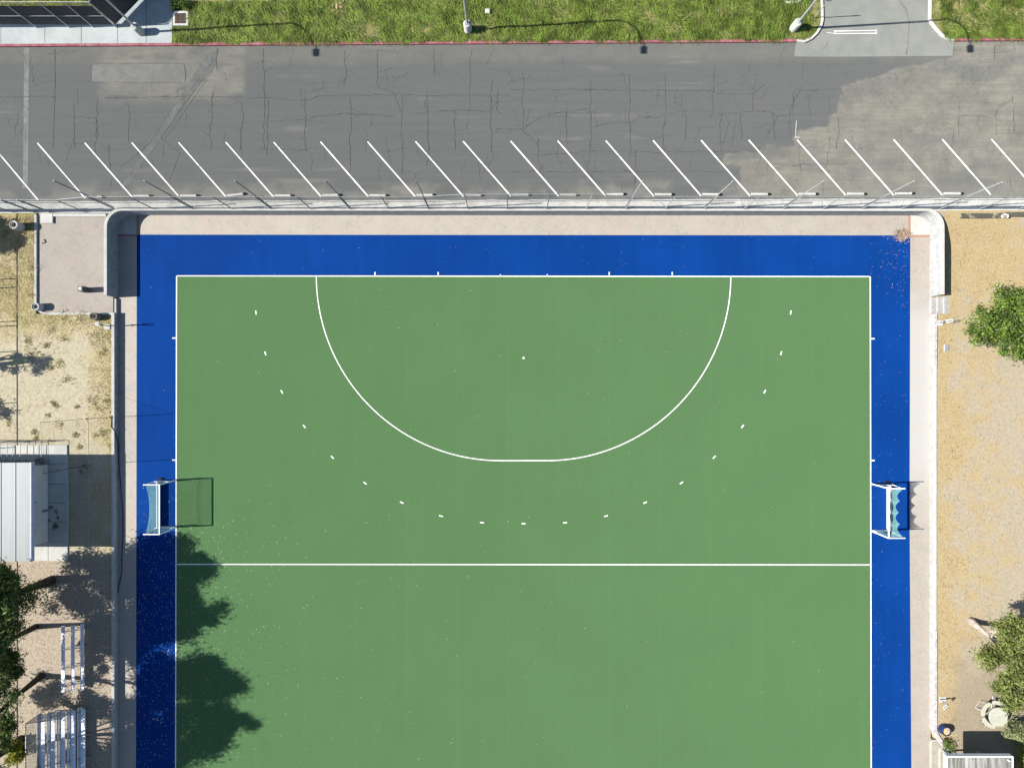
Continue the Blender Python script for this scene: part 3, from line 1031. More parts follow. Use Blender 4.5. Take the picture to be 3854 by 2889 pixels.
def dR_z(X, Y):
    z = .45 + (zr(X) - .02 - .45) * sstep(10.6, 13.3, Y) + .02 * (fbm(X, Y, 95) - .5)
    z = np.where((X < 34.22) & (Y > 5.6) & (Y < 6.85), -.25, z)
    yc = np.interp(X, [q[0] for q in curve], [q[1] for q in curve])
    return np.where((X < curve[-1][0] + .1) & (Y < yc - .15), -.25, z)


grid_obj('dry_grass_ground', Wx + .14, 60, YB, 13.5, .125, dR_z, {'straw': dR_straw, 'green': dR_green, 'litter': dR_lit}, MT['dirtR'],
         keep=lambda X, Y: ~((X < 33.5) & (Y > 7.2)) | (Y < 6))
mb = MB()
mb.prism([(33.3, 7.0), (33.7, 7.0), (33.7, 11.5), (33.3, 12.2)], .2, .452)
struct('dirt_bank', mb, MT['dirtR'])
mb = MB()
bk = arc(Xe - r0, Yi - .03 - r0, r0 + T - .05, 80, 0) + [(33.9, 11.8), (33.9, 13.5), (32.2, 13.5)]
mb.prism(bk, .2, lambda x, y: float(.46 + (zr(x) - .47) * sstep(10.6, 13.3, np.array(y))))
struct('dirt_bank', mb, MT['dirtR'])

# brick plaza upper left
mb = MB(); mb.prism([(PLX0 + .05, PLY0 + .6), (PLX0 + .65, PLY0 + .05), (Xi - .205, PLY0 + .05), (Xi - .205, Yi - 1.0), (Xi + .6, 13.46), (PLX0 + .05, 13.46)], -.3, .25)
struct('plaza', mb, MT['paver_old'])
kb = thing('plaza_kerb', 'thin pale concrete kerb round the brick plaza beside the dirt', 'kerb', (-37.4, 9, .2))
MB().wall([(PLX0, 13.3), (PLX0, PLY0 + .7)] + [(PLX0 + .18, PLY0 + .32), (PLX0 + .5, PLY0 + .08), (PLX0 + .95, PLY0)] + [(Xi - .215, PLY0)], .17, .0, .375).build('kerb', MT['conc'], kb)
o = MB().box(-36.28, -31.95, 13.18, 13.40, .1, .36, .02).build('edging_strip', MT['conc_pale'])
tag(o, 'cream concrete edging at the back of the brick plaza below the fence', 'edging')
o = MB().box(*[P('E', 330, 1, .6)[0], P('E', 437, 1, .6)[0]], P('E', 1, 315, .6)[1], 13.42, .1, .38, .02).build('concrete_block', MT['conc_pale'])
tag(o, 'square cream concrete slab in the back corner of the brick plaza', 'slab')
MT['asph2'] = None

# building pad
pad = MB()
x0 = P('F', 585, 0, .42)[0]; yN = P('F', 0, 586, .42)[1]; yS = P('F', 0, 1588, .42)[1]
pad.box(-60, x0, yS, yN, .1, .42)
struct('concrete_pad', pad, MT['conc_pale'])
jt = MB()
for y in (752, 922, 1085, 1250, 1420):
    yy = P('F', 0, y, .42)[1]
    jt.strip([(P('F', 417, 0, .42)[0], yy), (x0 - .02, yy)], .03, .425)
xx = P('F', 417, 0, .42)[0]
jt.strip([(xx, yS + .02), (xx, yN - .02)], .03, .425)
struct('pad_joints', jt, MT['trench'])

# ================================================================== THINGS
ORD = ['leftmost', 'second', 'third', 'fourth', 'fifth', 'sixth', 'seventh', 'eighth', 'ninth', 'tenth', 'eleventh', 'twelfth', 'thirteenth', 'fourteenth', 'fifteenth', 'sixteenth', 'seventeenth', 'eighteenth', 'rightmost']


def place_parts(root, x, y, z, rz=0):
    root.location = (x, y, z)
    root.rotation_euler = (0, 0, rz)


# ---- wheel stops
ws = thing('wheel_stop', 'x', 'wheel stop', group='wheel stops along the parking bays')
mb = MB()
prof = [(-.10, 0), (.10, 0), (.085, .075), (.06, .11), (-.06, .11), (-.085, .075)]
L_ = 1.26
for xx in (0, L_):
    mb.v += [(xx, y, z) for y, z in prof]
mb.f += [tuple(range(6))[::-1], tuple(range(6, 12))] + [(i, (i + 1) % 6, 6 + (i + 1) % 6, 6 + i) for i in range(6)]
body = mb.build('block', MT['conc'], ws)
mb = MB(); mb.tube([(L_ + .002, 0, .06), (L_ + .14, 0, .06)], [.10, .095], 12)
mb.build('dark_end', MT['black'], ws)  # dark round stub at the right end of the block
for k in range(19):
    i = k + 1
    q = bay_ends[i]
    o = ws if k == 0 else copy_tree(ws)
    x = q[0] + .10; y = q[1] + .10
    place_parts(o, x, y, zr(x) + .012, random.gauss(0, .012) + (.10 if k == 3 else 0))
    o['label'] = ('leftmost' if k == 0 else 'rightmost' if k == 18 else ORD[k] + ' from the left') + ' of the cream concrete wheel stops along the parking lot fence'
    o['group'] = 'wheel stops along the parking bays'

# ---- chain link fabric
def chain(mb, p, q, zb, zt, pitch=.11, r=.0034):
    """two families of diagonal wires between plan points p and q; zb, zt callables of u (0..L)"""
    p = Vector(p); q = Vector(q); L = (q - p).length; d = (q - p) / L
    h = max(zt(0) - zb(0), zt(L) - zb(L), zt(L / 2) - zb(L / 2))
    nrm = Vector((-d.y, d.x))
    n = int((L + h) / pitch)
    for fam in (1, -1):
        for k in range(n):
            c = -h + k * pitch if fam == 1 else k * pitch
            # u = c + fam*v
            u0, v0 = c, 0.0
            u1, v1 = c + fam * h, h
            def clip(u0, v0, u1, v1):
                if fam == 1:
                    if u0 < 0: v0 += -u0; u0 = 0
                    if u1 > L: v1 -= u1 - L; u1 = L
                else:
                    if u0 > L: v0 += u0 - L; u0 = L
                    if u1 < 0: v1 -= -u1; u1 = 0
                return u0, v0, u1, v1
            u0, v0, u1, v1 = clip(u0, v0, u1, v1)
            if v1 - v0 < .08: continue
            def pt(u, v):
                s_ = (zt(u) - zb(u)) / h
                return Vector((p.x + d.x * u, p.y + d.y * u, zb(u) + v * s_))
            a = pt(u0, v0); b = pt(u1, v1)
            off = fam * .004
            N3 = Vector((nrm.x, nrm.y, 0))
            t_ = (b - a).normalized(); s3 = t_.cross(N3).normalized()
            vs3 = []
            for e in (a, b):
                for ang in (90, 210, 330):
                    vs3.append(e + N3 * (off + r * math.sin(R(ang))) + s3 * (r * math.cos(R(ang))))
            mb.add(vs3, [(0, 1, 4, 3), (1, 2, 5, 4), (2, 0, 3, 5)])


# ---- parking lot fence on the retaining wall
FY = 13.50
kx = lambda k: P('S', 428 + 148.2 * k, 788, 1.3)[0]
fen = thing('chain_link_fence', 'long galvanised chain link fence between the parking lot and the pitch', 'fence', (0, FY, 1.0))
posts = []
for k in range(-4, 25):
    x = kx(k)
    if k < 0:
        zb = .36; zt = 3.42
    elif k <= 19:
        zb = 1.28; zt = 4.17
    else:
        zb = 1.05; zt = 4.17
    if 9 <= k <= 12: zt = 4.72
    posts.append([x, zb, zt])
gate_x = [P('E', 435, 235, .4)[0], P('E', 300, 235, .4)[0]]
posts = [p for p in posts if p[0] > -31.5]
left_posts = [[P('E', 740, 232, .4)[0], .36, 3.42], [gate_x[0], .36, 3.42], [gate_x[1], .36, 3.42], [P('E', 150, 232, .4)[0] - 0.4, .36, 3.42], [-41.5, .36, 3.42], [-44.5, .36, 3.42]]
tops = {}
for (x, zb, zt) in posts:
    MB().tube([(x, FY, zb), (x, FY, zt + .03)], .038, 8).build('post', MT['steel_dark'] if x < 5 else MT['steel'], fen)
for i, (x, zb, zt) in enumerate(left_posts):
    MB().tube([(x, FY, zb - .3), (x, FY, zt + .05)], .065 if i in (1, 2) else .038, 8).build('post', MT['steel_dark'], fen)
allp = sorted(left_posts + posts)
rail = [(p[0], p[2]) for p in allp]
MB().tube([(x, FY, z) for x, z in rail], .025, 6).build('top_rail', MT['steel_mid'], fen)
mbw = MB()
for i in range(len(allp) - 1):
    a, b = allp[i], allp[i + 1]
    L = b[0] - a[0]
    zt0, zt1 = a[2], b[2]
    zbv = max(a[1], zr(a[0]) * .0 + a[1]) + .04
    zb0 = a[1] + .04; zb1 = (b[1] + .04) if a[0] > -32.5 or b[0] < -31.5 else a[1] + .04
    chain(mbw, (a[0], FY), (b[0], FY), lambda u, z0=zb0, z1=zb1, L=L: z0 + (z1 - z0) * u / L, lambda u, z0=zt0, z1=zt1, L=L: z0 + (z1 - z0) * u / L)
mbw.build('mesh', MT['wire'], fen)
MB().tube([(p[0], FY, p[1] + .10) for p in allp], .012, 5).build('bottom_rail', MT['steel'], fen)
mbb = MB()

# ---- tall net poles standing behind the fence
tall = [0, 2, 4, 6, 8, 13, 15, 17, 19, 21]
npole = None
for i, k in enumerate(tall):
    x = kx(k)
    zb = 1.30 if k <= 19 else 1.12
    dark = k <= 8
    o = thing('net_pole', 'x', 'pole', (0, 0, 0), 0, 'tall poles along the parking lot fence')
    MB().tube([(0, 0, 0), (0, 0, 5.85)], [.042, .036], 8).build('pole', MT['steel_dark'] if dark else MT['steel'], o)
    MB().tube([(0, 0, 5.85), (0, 0, 5.93)], [.05, .03], 8).build('cap', MT['steel'], o)
    MB().tube([(0, 0, 2.6), (.55, 0, 2.66)], .03, 6).build('bracket', MT['steel_dark'] if dark else MT['steel'], o)
    if k >= 13:
        MB().tube([(0, .0, 5.8), (3.15, .12, zr(x + 3.1) - zb + .05)], .014, 5).build('guy_rope', MT['rope'], o)
    o.location = (x, FY + .10, zb)
    if dark:
        o['label'] = ('leftmost of the five dark tall poles along the fence' if i == 0 else 'dark tall fence pole, %s from the left end' % ORD[i])
    else:
        o['label'] = ('rightmost of the five pale tall fence poles with tan guy ropes' if i == 9 else 'pale tall fence pole with a tan guy rope, %s of the five from the left' % ['first', 'second', 'third', 'fourth'][i - 5])

# ---- fence with windscreen, top left
fy = fence_y
cxn = P('A', 1012, 237, .55)
A0 = Vector((-62, fy)); A1 = Vector((cxn[0], fy)); A2v = Vector((cxn[0] + 12 * math.cos(R(46)), fy + 12 * math.sin(R(46))))
zg = .55
ZT = 3.6
fs = thing('screened_fence', 'chain link fence with dark windscreen fabric in the top left corner by the pavement', 'fence', (cxn[0], fy, zg))
mbw = MB()
zf0 = lambda u: zg + .03
zf1 = lambda u: ZT
chain(mbw, (-46, fy), A1, zf0, zf1, pitch=.10)
chain(mbw, A1, A2v, zf0, zf1, pitch=.10)
mbw.build('mesh', MT['wire'], fs)
sc = MB()
sc.box(-46, A1.x - .05, fy + .025, fy + .032, zg + .30, ZT - .52)
d2 = (A2v - A1).normalized(); n2 = Vector((-d2.y, d2.x))
p_, q_ = A1 + d2 * .06 + n2 * .02, A2v + n2 * .02
sc.add([(p_.x, p_.y, zg + .22), (q_.x, q_.y, zg + .22), (q_.x, q_.y, ZT - .05), (p_.x, p_.y, ZT - .05)], [(0, 1, 2, 3)])
p_, q_ = p_ + n2 * .006, q_ + n2 * .006
sc.add([(p_.x, p_.y, zg + .22), (q_.x, q_.y, zg + .22), (q_.x, q_.y, ZT - .05), (p_.x, p_.y, ZT - .05)], [(3, 2, 1, 0)])
sc.build('windscreen', MT['screen'], fs)
for xx in (317, 603, 812, 1012):
    x = P('A', xx, 237, .55)[0]
    MB().tube([(x, fy - .03, zg - .1), (x, fy - .03, ZT + .04)], .045 if xx == 1012 else .033, 8).build('post', MT['steel'], fs)
for x in (-42.6, -45.5):
    MB().tube([(x, fy - .03, zg - .1), (x, fy - .03, ZT + .04)], .033, 8).build('post', MT['steel'], fs)
for k in (3.1, 6.2, 9.3):
    q = A1 + d2 * k - n2 * .03
    MB().tube([(q.x, q.y, zg - .1), (q.x, q.y, ZT + .04)], .033, 8).build('post', MT['steel'], fs)
MB().tube([(-46, fy - .02, ZT), (A1.x, fy - .02, ZT), (A2v.x, A2v.y, ZT)], .03, 7).build('top_rail', MT['steel_mid'], fs)
MB().tube([(-46, fy - .02, zg + 1.42), (A1.x, fy - .02, zg + 1.42)], .018, 7).build('mid_rail', MT['steel_mid'], fs)

# ---- parking lot light poles
lp = thing('light_pole', 'x', 'light pole', group='light poles along the verge')
b = MB(); b.lathe([(.31, -.2), (.31, .80), (.27, .88), (.20, .9)], n=24); b.smooth = False
b.build('concrete_base', MT['conc'], lp)
MB().box(-.16, .16, -.16, .16, .9, .95).build('base_plate', MT['steel'], lp)
MB().tube([(0, 0, .95), (0, 0, 8.9)], [.085, .06], 10).build('pole', MT['steel'], lp)
arm = [(0, 0, 8.85), (.0, -.25, 9.35), (.0, -.8, 9.85), (0, -1.5, 10.05), (0, -2.1, 10.1)]
MB().tube(arm, [.05, .05, .045, .04, .04], 8).build('arm', MT['steel'], lp)
h = MB(); h.box(-.17, .17, -2.62, -2.02, 10.02, 10.18, .04); h.box(-.13, .13, -2.56, -2.08, 9.97, 10.02)
h.build('lamp_head', MT['steel_dark'], lp)
for i, (t_, x, y, lab) in enumerate((('A', 1226, 284, 'light pole on a white concrete base on the pavement beside the screened fence'),
                                     ('B', 1846, 262, 'light pole on a white concrete base in the middle of the grass verge'),
                                     ('D', 240, 247, 'light pole on a white concrete base on the grass beside the driveway'))):
    o = lp if i == 0 else copy_tree(lp)
    q = PR(t_, x, y, .12)
    o.location = q
    o['label'] = lab

# ---- street sign at the driveway
q = PR('D', 420, 152, .1)
o = thing('street_sign', 'thin sign post with a plain plate on the grass beside the driveway', 'sign', q)
MB().tube([q, (q[0], q[1], q[2] + 2.55)], .03, 8).build('post', MT['steel'], o)
MB().box(q[0] - .22, q[0] + .22, q[1] - .04, q[1] - .033, q[2] + 1.98, q[2] + 2.55, .0).build('plate', MT['steel'], o)

# ---- drains and boxes
def drain(t, x0, y0, x1, y1, lab, bars, m):
    a = PR(t, x0, y0, .12); b = PR(t, x1, y1, .12)
    z = min(a[2], b[2])
    o = thing('storm_drain', lab, 'drain', ((a[0] + b[0]) / 2, (a[1] + b[1]) / 2, z))
    X0, X1, Y0, Y1 = min(a[0], b[0]), max(a[0], b[0]), min(a[1], b[1]), max(a[1], b[1])
    f = MB(); w_ = .16
    zz = z + .07
    f.box(X0, X1, Y0, Y0 + w_, z - .1, zz); f.box(X0, X1, Y1 - w_, Y1, z - .1, zz); f.box(X0, X0 + w_, Y0 + w_, Y1 - w_, z - .1, zz); f.box(X1 - w_, X1, Y0 + w_, Y1 - w_, z - .1, zz)
    f.build('frame', MT['conc_pale'], o)
    MB().box(X0 + w_, X1 - w_, Y0 + w_, Y1 - w_, z - .1, z + .0).build('pit', MT['dark'], o)
    g = MB()
    nb = bars
    for k in range(nb):
        xx = X0 + w_ + (X1 - X0 - 2 * w_) * (k + .5) / nb
        g.box(xx - .018, xx + .018, Y0 + w_, Y1 - w_, zz - .05, zz - .01)
    for k in range(1, 7):
        yy = Y0 + w_ + (Y1 - Y0 - 2 * w_) * k / 7
        g.box(X0 + w_, X1 - w_, yy - .012, yy + .012, zz - .055, zz - .012)
    g.build('grate', m, o)
    return o


drain('A', 1502, 102, 1634, 226, 'square storm drain with a brown grate in a white frame beside the pavement', 9, MT['grate'])
drain('D', 162, -60, 297, 32, 'storm drain with a grey grate cut by the top edge near the driveway', 8, MT['steel'])
q = PR('B', 2015, 106, .1)
o = MB().box(q[0] - .17, q[0] + .17, q[1] - .17, q[1] + .17, q[2] - .05, q[2] + .16, .02).build('utility_box', MT['conc_pale'])
tag(o, 'small square white utility box in the grass beside the middle light pole', 'utility box')
q = P('I', 1549, 1384, .46)
o = MB().box(q[0] - .18, q[0] + .18, q[1] - .26, q[1] + .26, .40, .485, .01).build('valve_lid', MT['steel'])
tag(o, 'flat grey rectangular valve lid lying in the dry grass', 'lid')
q = PR('B', 712, 30, .1)
rk = thing('stone_pile', 'small pile of pale stones in the grass at the top edge', 'stones', q)
rk['kind'] = 'stuff'
mb = MB()
for _ in range(60):
    x, y = q[0] + random.gauss(0, .22), q[1] + random.gauss(0, .26)
    r_ = random.uniform(.04, .10)
    mb.lathe([(r_, 0), (r_ * .9, r_ * .5), (r_ * .4, r_ * .75)], (x, y, q[2]), 6)
bpy.data.objects.remove(rk)
tag(mb.build('stones', MT['sand']), 'small pile of pale stones in the grass at the top edge', 'stones', kind='stuff')

# ---- goals
def net_sheet(mb, f, nu, nv, r=.006):
    """cord grid over the parametric surface f(u,v)"""
    for i in range(nu + 1):
        for j in range(nv):
            a = Vector(f(i / nu, j / nv)); b = Vector(f(i / nu, (j + 1) / nv))
            ribbon(mb, a, b, r)
    for j in range(nv + 1):
        for i in range(nu):
            a = Vector(f(i / nu, j / nv)); b = Vector(f((i + 1) / nu, j / nv))
            ribbon(mb, a, b, r)


def ribbon(mb, a, b, r):
    d = b - a
    if d.length < 1e-5: return
    u, w_ = orthobasis(d)
    vs3 = []
    for e in (a, b):
        for ang in (90, 210, 330):
            vs3.append(e + u * (r * math.cos(R(ang))) + w_ * (r * math.sin(R(ang))))
    mb.add(vs3, [(0, 1, 4, 3), (1, 2, 5, 4), (2, 0, 3, 5)])


def goal(lab, scal, back):
    """mouth faces -x, depth goes to +x, centred on y"""
    g = thing('hockey_goal', lab, 'goal', group='goals at the sides of the pitch')
    hw, ht, td, bd = 1.87, 2.14, 1.24, 1.23
    for s_ in (-1, 1):
        MB().box(-.025, .05, s_ * hw - .0375, s_ * hw + .0375, 0, ht - .0375).build('post', MT['white_metal'], g)
        MB().box(-.0, td, s_ * hw - .032, s_ * hw + .032, ht - .033, ht + .033).build('top_bar', MT['white_metal'], g)
        MB().bar((td - .14, s_ * (hw - .005), ht - .035), (1.42, s_ * (hw - .005), .35), .04, .04).build('rear_stay', MT['white_metal'], g)
        sbd = MB().box(.10, bd, s_ * (hw - .06) - .018, s_ * (hw - .06) + .018, .0, .46)
        sbd.bar((.05, s_ * (hw - .05), .46), (1.42, s_ * (hw - .05), .46), .045, .035)
        sbd.build('side_board', MT['board'], g)
    MB().box(-.02, .04, -hw - .0375, hw + .0375, ht - .0375, ht + .0375).build('crossbar', MT['white_metal'], g)
    bb = MB().box(bd, bd + .02, -hw + .02, hw - .02, 0, .44)
    bb.box(bd - .01, bd + .035, -hw + .02, hw - .02, .44, .475)
    bb.build('backboard', MT['board'], g)

    def edge(v):
        y = -hw + .12 + v * (2 * hw - .24)
        s0 = 1 - (2 * v - 1) ** 2
        x = 1.07 - .14 * s0; z = 2.08 - .20 * s0
        if scal:
            ph = (v * 4.0) % 1.0
            d = 4 * ph * (1 - ph)
            x -= .17 * d; z -= .14 * d
            if v > .8: x += .0
        return x, y, z

    def roofn(u, v):
        x, y, z = edge(v)
        s_ = math.sin(math.pi * u) * .10
        y0 = -hw + v * 2 * hw
        return (x * u + .04 * (1 - u), y0 * (1 - u) + y * u, 2.12 * (1 - u) + z * u - s_)

    def backn(u, v):
        x, y, z = edge(v)
        y0 = -hw + .04 + v * (2 * hw - .08)
        return (bd * (1 - u) + x * u + .06 * math.sin(math.pi * u), y0 * (1 - u) + y * u, .47 * (1 - u) + z * u)

    nt_ = MB()
    net_sheet(nt_, roofn, 28, 76, .0072 if scal else .0028)
    if back: net_sheet(nt_, backn, 30, 70, .0038)
    nt_.build('net', MT['net'], g)
    for s_ in (-1, 1):
        def siden(u, v, s_=s_):
            x0, y0, z0 = (.12, s_ * (hw - .05), .48)
            if s_ > 0: zt = 1.0
            else: zt = 1.55
            x = .1 + (1.05) * u
            z = .48 + (zt - .48) * v * (1 - .55 * u if s_ > 0 else 1) + 0
            return (x, s_ * (hw - .05 - .06 * math.sin(math.pi * u)), z)
        sm_ = MB(); net_sheet(sm_, siden, 22, 18, .005)
        sm_.build('side_net', MT['net'], g)
    sbg = MB()
    sbg.lathe([(.06, 0), (.1, .05), (.09, .11), (.04, .13)], (1.30, hw + .12, 0), 10)
    for k in range(len(sbg.v)):
        x, y, z = sbg.v[k]
        sbg.v[k] = (1.22 + (x - 1.30) * 2.6, y, z)
    sbg.build('sandbag', MT['black'], g)
    return g


g1 = goal('white hockey goal with a scalloped sagging teal net beside the right sideline', True, False)
bx, by0 = P('S', 3274.8 + 2, 1100)[0], P('J', 897, 908)[1]; by1 = P('J', 897, 1310)[1]
place_parts(g1, bx + .045, (by0 + by1) / 2, .008)
g2 = goal('white hockey goal with a smooth taut teal net beside the left sideline', False, True)
bx2 = P('F', 1525, 900)[0]; by0 = P('F', 1525, 886)[1]; by1 = P('F', 1525, 1301)[1]
g2.location = (bx2 + .0, (by0 + by1) / 2, .008)
# mirror: mouth faces +x, sandbag kept at the far side
for ch in g2.children:
    me = ch.data
    co_ = np.empty(len(me.vertices) * 3, np.float32); me.vertices.foreach_get('co', co_)
    co_ = co_.reshape(-1, 3); co_[:, 0] *= -1
    me.vertices.foreach_set('co', co_.ravel()); me.flip_normals(); me.update()

# ---- bins, planters
def concrete_bin(lab, m, x, y, z, h=.62, r=.32, rim=True):
    o = thing('litter_bin', lab, 'bin', (0, 0, 0), 0, 'round bins and planters')
    b = MB(); b.lathe([(r * .93, 0), (r, .1), (r, h - .06), (r * .98, h), (r * .84, h), (r * .82, h - .05)], n=26)
    b.build('body', m, o)
    s_ = MB(); s_.lathe([(r * .83, h - .16), (r * .83, h - .07), (r * .45, h - .04)], n=20)
    s_.build('contents', MT['bin_soil'], o)
    o.location = (x, y, z)
    return o


MT['bin_dark'] = M('brown_aggregate', (.10, .095, .085), (.17, .16, .14), 8, fine=.2, fscale=25)
MT['bin_grey'] = M('grey_aggregate', (.30, .31, .31), (.40, .41, .40), 8, fine=.2, fscale=25)
q = P('L', 372, 715, .36); concrete_bin('white cylindrical concrete bin standing on the grass left of the brick plaza', MT['conc'], q[0], q[1], .34, .78, .33)
q = P('E', 350, 1052, .3); concrete_bin('grey concrete bin at the lower left corner of the brick plaza', MT['bin_grey'], q[0], q[1], .245, .58, .31)
q = P('E', 850, 1134, .36); concrete_bin('dark brown bin in the dry grass below the brick plaza', MT['bin_dark'], q[0], q[1], .34, .55, .30)
# square receptacle
q = P('E', 765, 904, .22)
o = thing('square_bin', 'tall dark square bin with a round silver lid on the brick plaza', 'bin', (q[0], q[1], .22))
MT['grey_lid'] = M('grey_lid', (.13, .13, .13), (.17, .17, .17), 5)
MT['bin_box'] = M('dark_box', (.055, .055, .052), (.085, .085, .08), 5, fine=.15, fscale=20)
b = MB(); b.box(-.20, .20, -.20, .20, 0, .86, .02)
b.v = [(v[0] + q[0], v[1] + q[1], v[2] + .22) for v in b.v]
b.build('body', MT['bin_box'], o)
b = MB(); b.box(q[0] - .19, q[0] + .19, q[1] - .20, q[1] + .20, 1.083, 1.10)
b.build('lid', MT['grey_lid'], o)
b = MB(); b.lathe([(.11, 0), (.11, .03), (.07, .05), (.065, .02)], (q[0] + .02, q[1], 1.10), 18)
b.build('ash_ring', MT['white_metal'], o)
# bracket lying on plaza
b = MB(); p = Vector(P('L', 772, 925, .22)); q_ = Vector(P('L', 803, 978, .22)); r_ = Vector(P('L', 740, 1000, .22))
b.wall([p, q_, r_], .05, .24, .30)
tag(b.build('metal_bracket', MT['black']), 'small black angle bracket lying on the brick plaza', 'bracket')

# ---- water cannons
def cannon(lab, x, y, z, h, ang, padoff):
    o = thing('water_cannon', lab, 'sprinkler', (0, 0, 0), 0, 'water cannons beside the pitch')
    MB().box(-.02 + padoff[0], .50 + padoff[0], -.24 + padoff[1], .18 + padoff[1], -.05, .05, .015).build('pad', MT['conc'], o)
    MB().tube([(0, 0, .0), (0, 0, h)], [.045, .035], 8).build('riser', MT['steel'], o)
    d = Vector((math.cos(ang), math.sin(ang), .42)).normalized()
    top = Vector((0, 0, h))
    b = MB(); b.tube([top, top + d * .15, top + d * .55], [.05, .035, .022], 8)
    b.build('barrel', MT['steel'], o)
    b = MB(); s_ = Vector((-math.sin(ang), math.cos(ang), 0))
    loop = [top + d * .1 + s_ * .09, top + d * .5 + s_ * .09, top + d * .5 - s_ * .09, top + d * .1 - s_ * .09, top + d * .1 + s_ * .09]
    b.tube(loop, .018, 6)
    b.build('drive_arm', MT['white_metal'], o)
    MB().lathe([(.07, h - .08), (.09, h - .03), (.06, h + .05)], n=10).build('swivel', MT['steel_dark'], o)
    b = MB(); b.tube([(0, 0, h * .55), (.12, .05, h * .62)], .03, 6); b.lathe([(.06, h * .5), (.075, h * .55), (.06, h * .6)], n=8)
    b.build('valve', MT['steel_dark'], o)
    o.location = (x, y, z)
    return o


q = P('E', 925, 1212, .36); cannon('water cannon on a small slab by the left wall under the brick plaza', q[0] + .15, q[1], .36, 1.55, 0, (-.35, -.05))
q = P('I', 1470, 1168, .46); cannon('low water cannon with no visible slab beside the right hand steps', q[0] + .05, q[1], .45, .75, R(8), (-.1, 0))
q = P('Z', 600, 250, .46); cannon('water cannon with a white slab by the wall above the blue tub', q[0] - .02, q[1], .45, .85, R(200), (.0, 0))

# ---- fallen timbers, leaf pile
o = MB(); a = P('I', 1640, 268, .75); b_ = P('I', 2050, 270, .75)
o.box(a[0], b_[0], a[1] - .19, a[1] + .19, a[2] if len(a) > 2 else .6, .95, .02)
zt_ = float(dR_z(np.array([36.0]), np.array([a[1]]))[0])
o = MB(); o.box(a[0], b_[0], a[1] - .19, a[1] + .19, zt_ - .25, zt_ + .14, .02)
tb = o.build('timber_beam', MT['timber'])
tag(tb, 'dark weathered timber with a white shackle on it below the fence on the right', 'timber')
a2 = P('I', 2015, 257, .75)
o = MB(); o.box(a2[0], a2[0] + 5, a2[1] - .19, a2[1] + .19, zt_ - .25, zt_ + .10, .02)
tb = o.build('timber_beam', MT['timber'])
tag(tb, 'dark weathered timber running off the right edge below the fence', 'timber')
q = P('I', 2015, 272, .9)
o = MB(); o.tube([(q[0] + .24 * math.cos(R(a_)), q[1] + .15 * math.sin(R(a_)), zt_ + .17 + .03 * math.sin(R(a_ * 2))) for a_ in range(-40, 230, 20)], .035, 7)
tag(o.build('shackle', MT['white_metal']), 'white curved shackle lying on the dark timber', 'shackle')


def leaves(mb, n, fx, size, up=.25):
    for _ in range(n):
        x, y, z = fx()
        s_ = size * random.uniform(.6, 1.35)
        a_ = random.uniform(0, 2 * math.pi)
        t1 = Vector((math.cos(a_), math.sin(a_), random.uniform(-up, up))) * s_
        t2 = Vector((-math.sin(a_), math.cos(a_), random.uniform(-up, up))) * s_ * random.uniform(.4, .7)
        c = Vector((x, y, z))
        mb.add([c - t1, c - t2 * .8, c + t1, c + t2 * .8], [(0, 1, 2, 3)])


q = P('I', 1172, 420)
mb = MB()
def pile():
    r_ = abs(random.gauss(0, .28)); a_ = random.uniform(0, 6.283)
    return (q[0] + r_ * 1.25 * math.cos(a_), q[1] + r_ * .95 * math.sin(a_), .03 + max(0, .17 - r_ * .3) * random.random() + .01)
leaves(mb, 1500, pile, .045, .6)
tag(mb.build('leaf_pile', MT['leaf_dead']), 'small heap of brown leaves swept into the upper right corner of the blue turf', 'leaf pile')
mb = MB()
def sc1():
    while True:
        x = q[0] + .4 - abs(random.gauss(0, 1.5)); y = q[1] - abs(random.gauss(0, 2.6))
        if x < 31.4 and y < 11.7: return (x, y, .022)
leaves(mb, 130, sc1, .028)
def sc2():
    while True:
        u = random.random()
        if random.random() < .35: x, y = random.uniform(-29.6, 31.4), random.uniform(9, 11.7)
        else: x, y = random.uniform(28.4, 31.4), random.uniform(-30, 9)
        return (x, y, .022)
leaves(mb, 200, sc2, .025)
o = mb.build('scattered_leaves', MT['leaf_pink']); tag(o, 'dry leaves scattered over the blue turf', 'leaves', kind='stuff')
mb = MB()
def sc3():
    while True:
        y = random.uniform(-30.4, -8); x = -29.7 + abs(random.gauss(0, 4.6)) if random.random() < .8 else -29.7 + random.expovariate(1 / 8.0)
        dens = sstep(-9, -13, np.array(y)) * .9 + .1
        if random.random() < dens and x < 20: return (x, y, .024)
leaves(mb, 2100, sc3, .025)
def sc4():
    return (random.uniform(-29, 29), random.uniform(-30, 9), .024)
leaves(mb, 130, sc4, .028)
o = mb.build('fallen_leaves', MT['leaf_speck']); tag(o, 'tiny pale leaves fallen on the pitch', 'leaves', kind='stuff')

# ---- hose draped along the left wall
hz = [(P('F', 968, 330, .45) + (.455,)), (P('F', 966, 430, .45) + (.455,)), (P('F', 985, 452, .44) + (.452,)), (Xi + .04, P('F', 1003, 475, .3)[1], .36), (Xi + .06, P('F', 1018, 520, .2)[1], .2), (Xi + .09, P('F', 1030, 590, .1)[1], .05)]
for x, y in ((1036, 700), (1043, 820), (1052, 930), (1062, 1050), (1070, 1180), (1071, 1330), (1066, 1480), (1060, 1580)):
    hz.append(P('F', x - 4, y) + (.03,))
for x, y in ((1018, 0), (1010, 60), (990, 150), (985, 200)):
    hz.append(P('G', x, y) + (.03,))
mb = MB(); mb.tube(hz, .028, 6); mb.smooth = True
tag(mb.build('hose', MT['black']), 'black hose trailing over the low left wall and along its foot', 'hose')

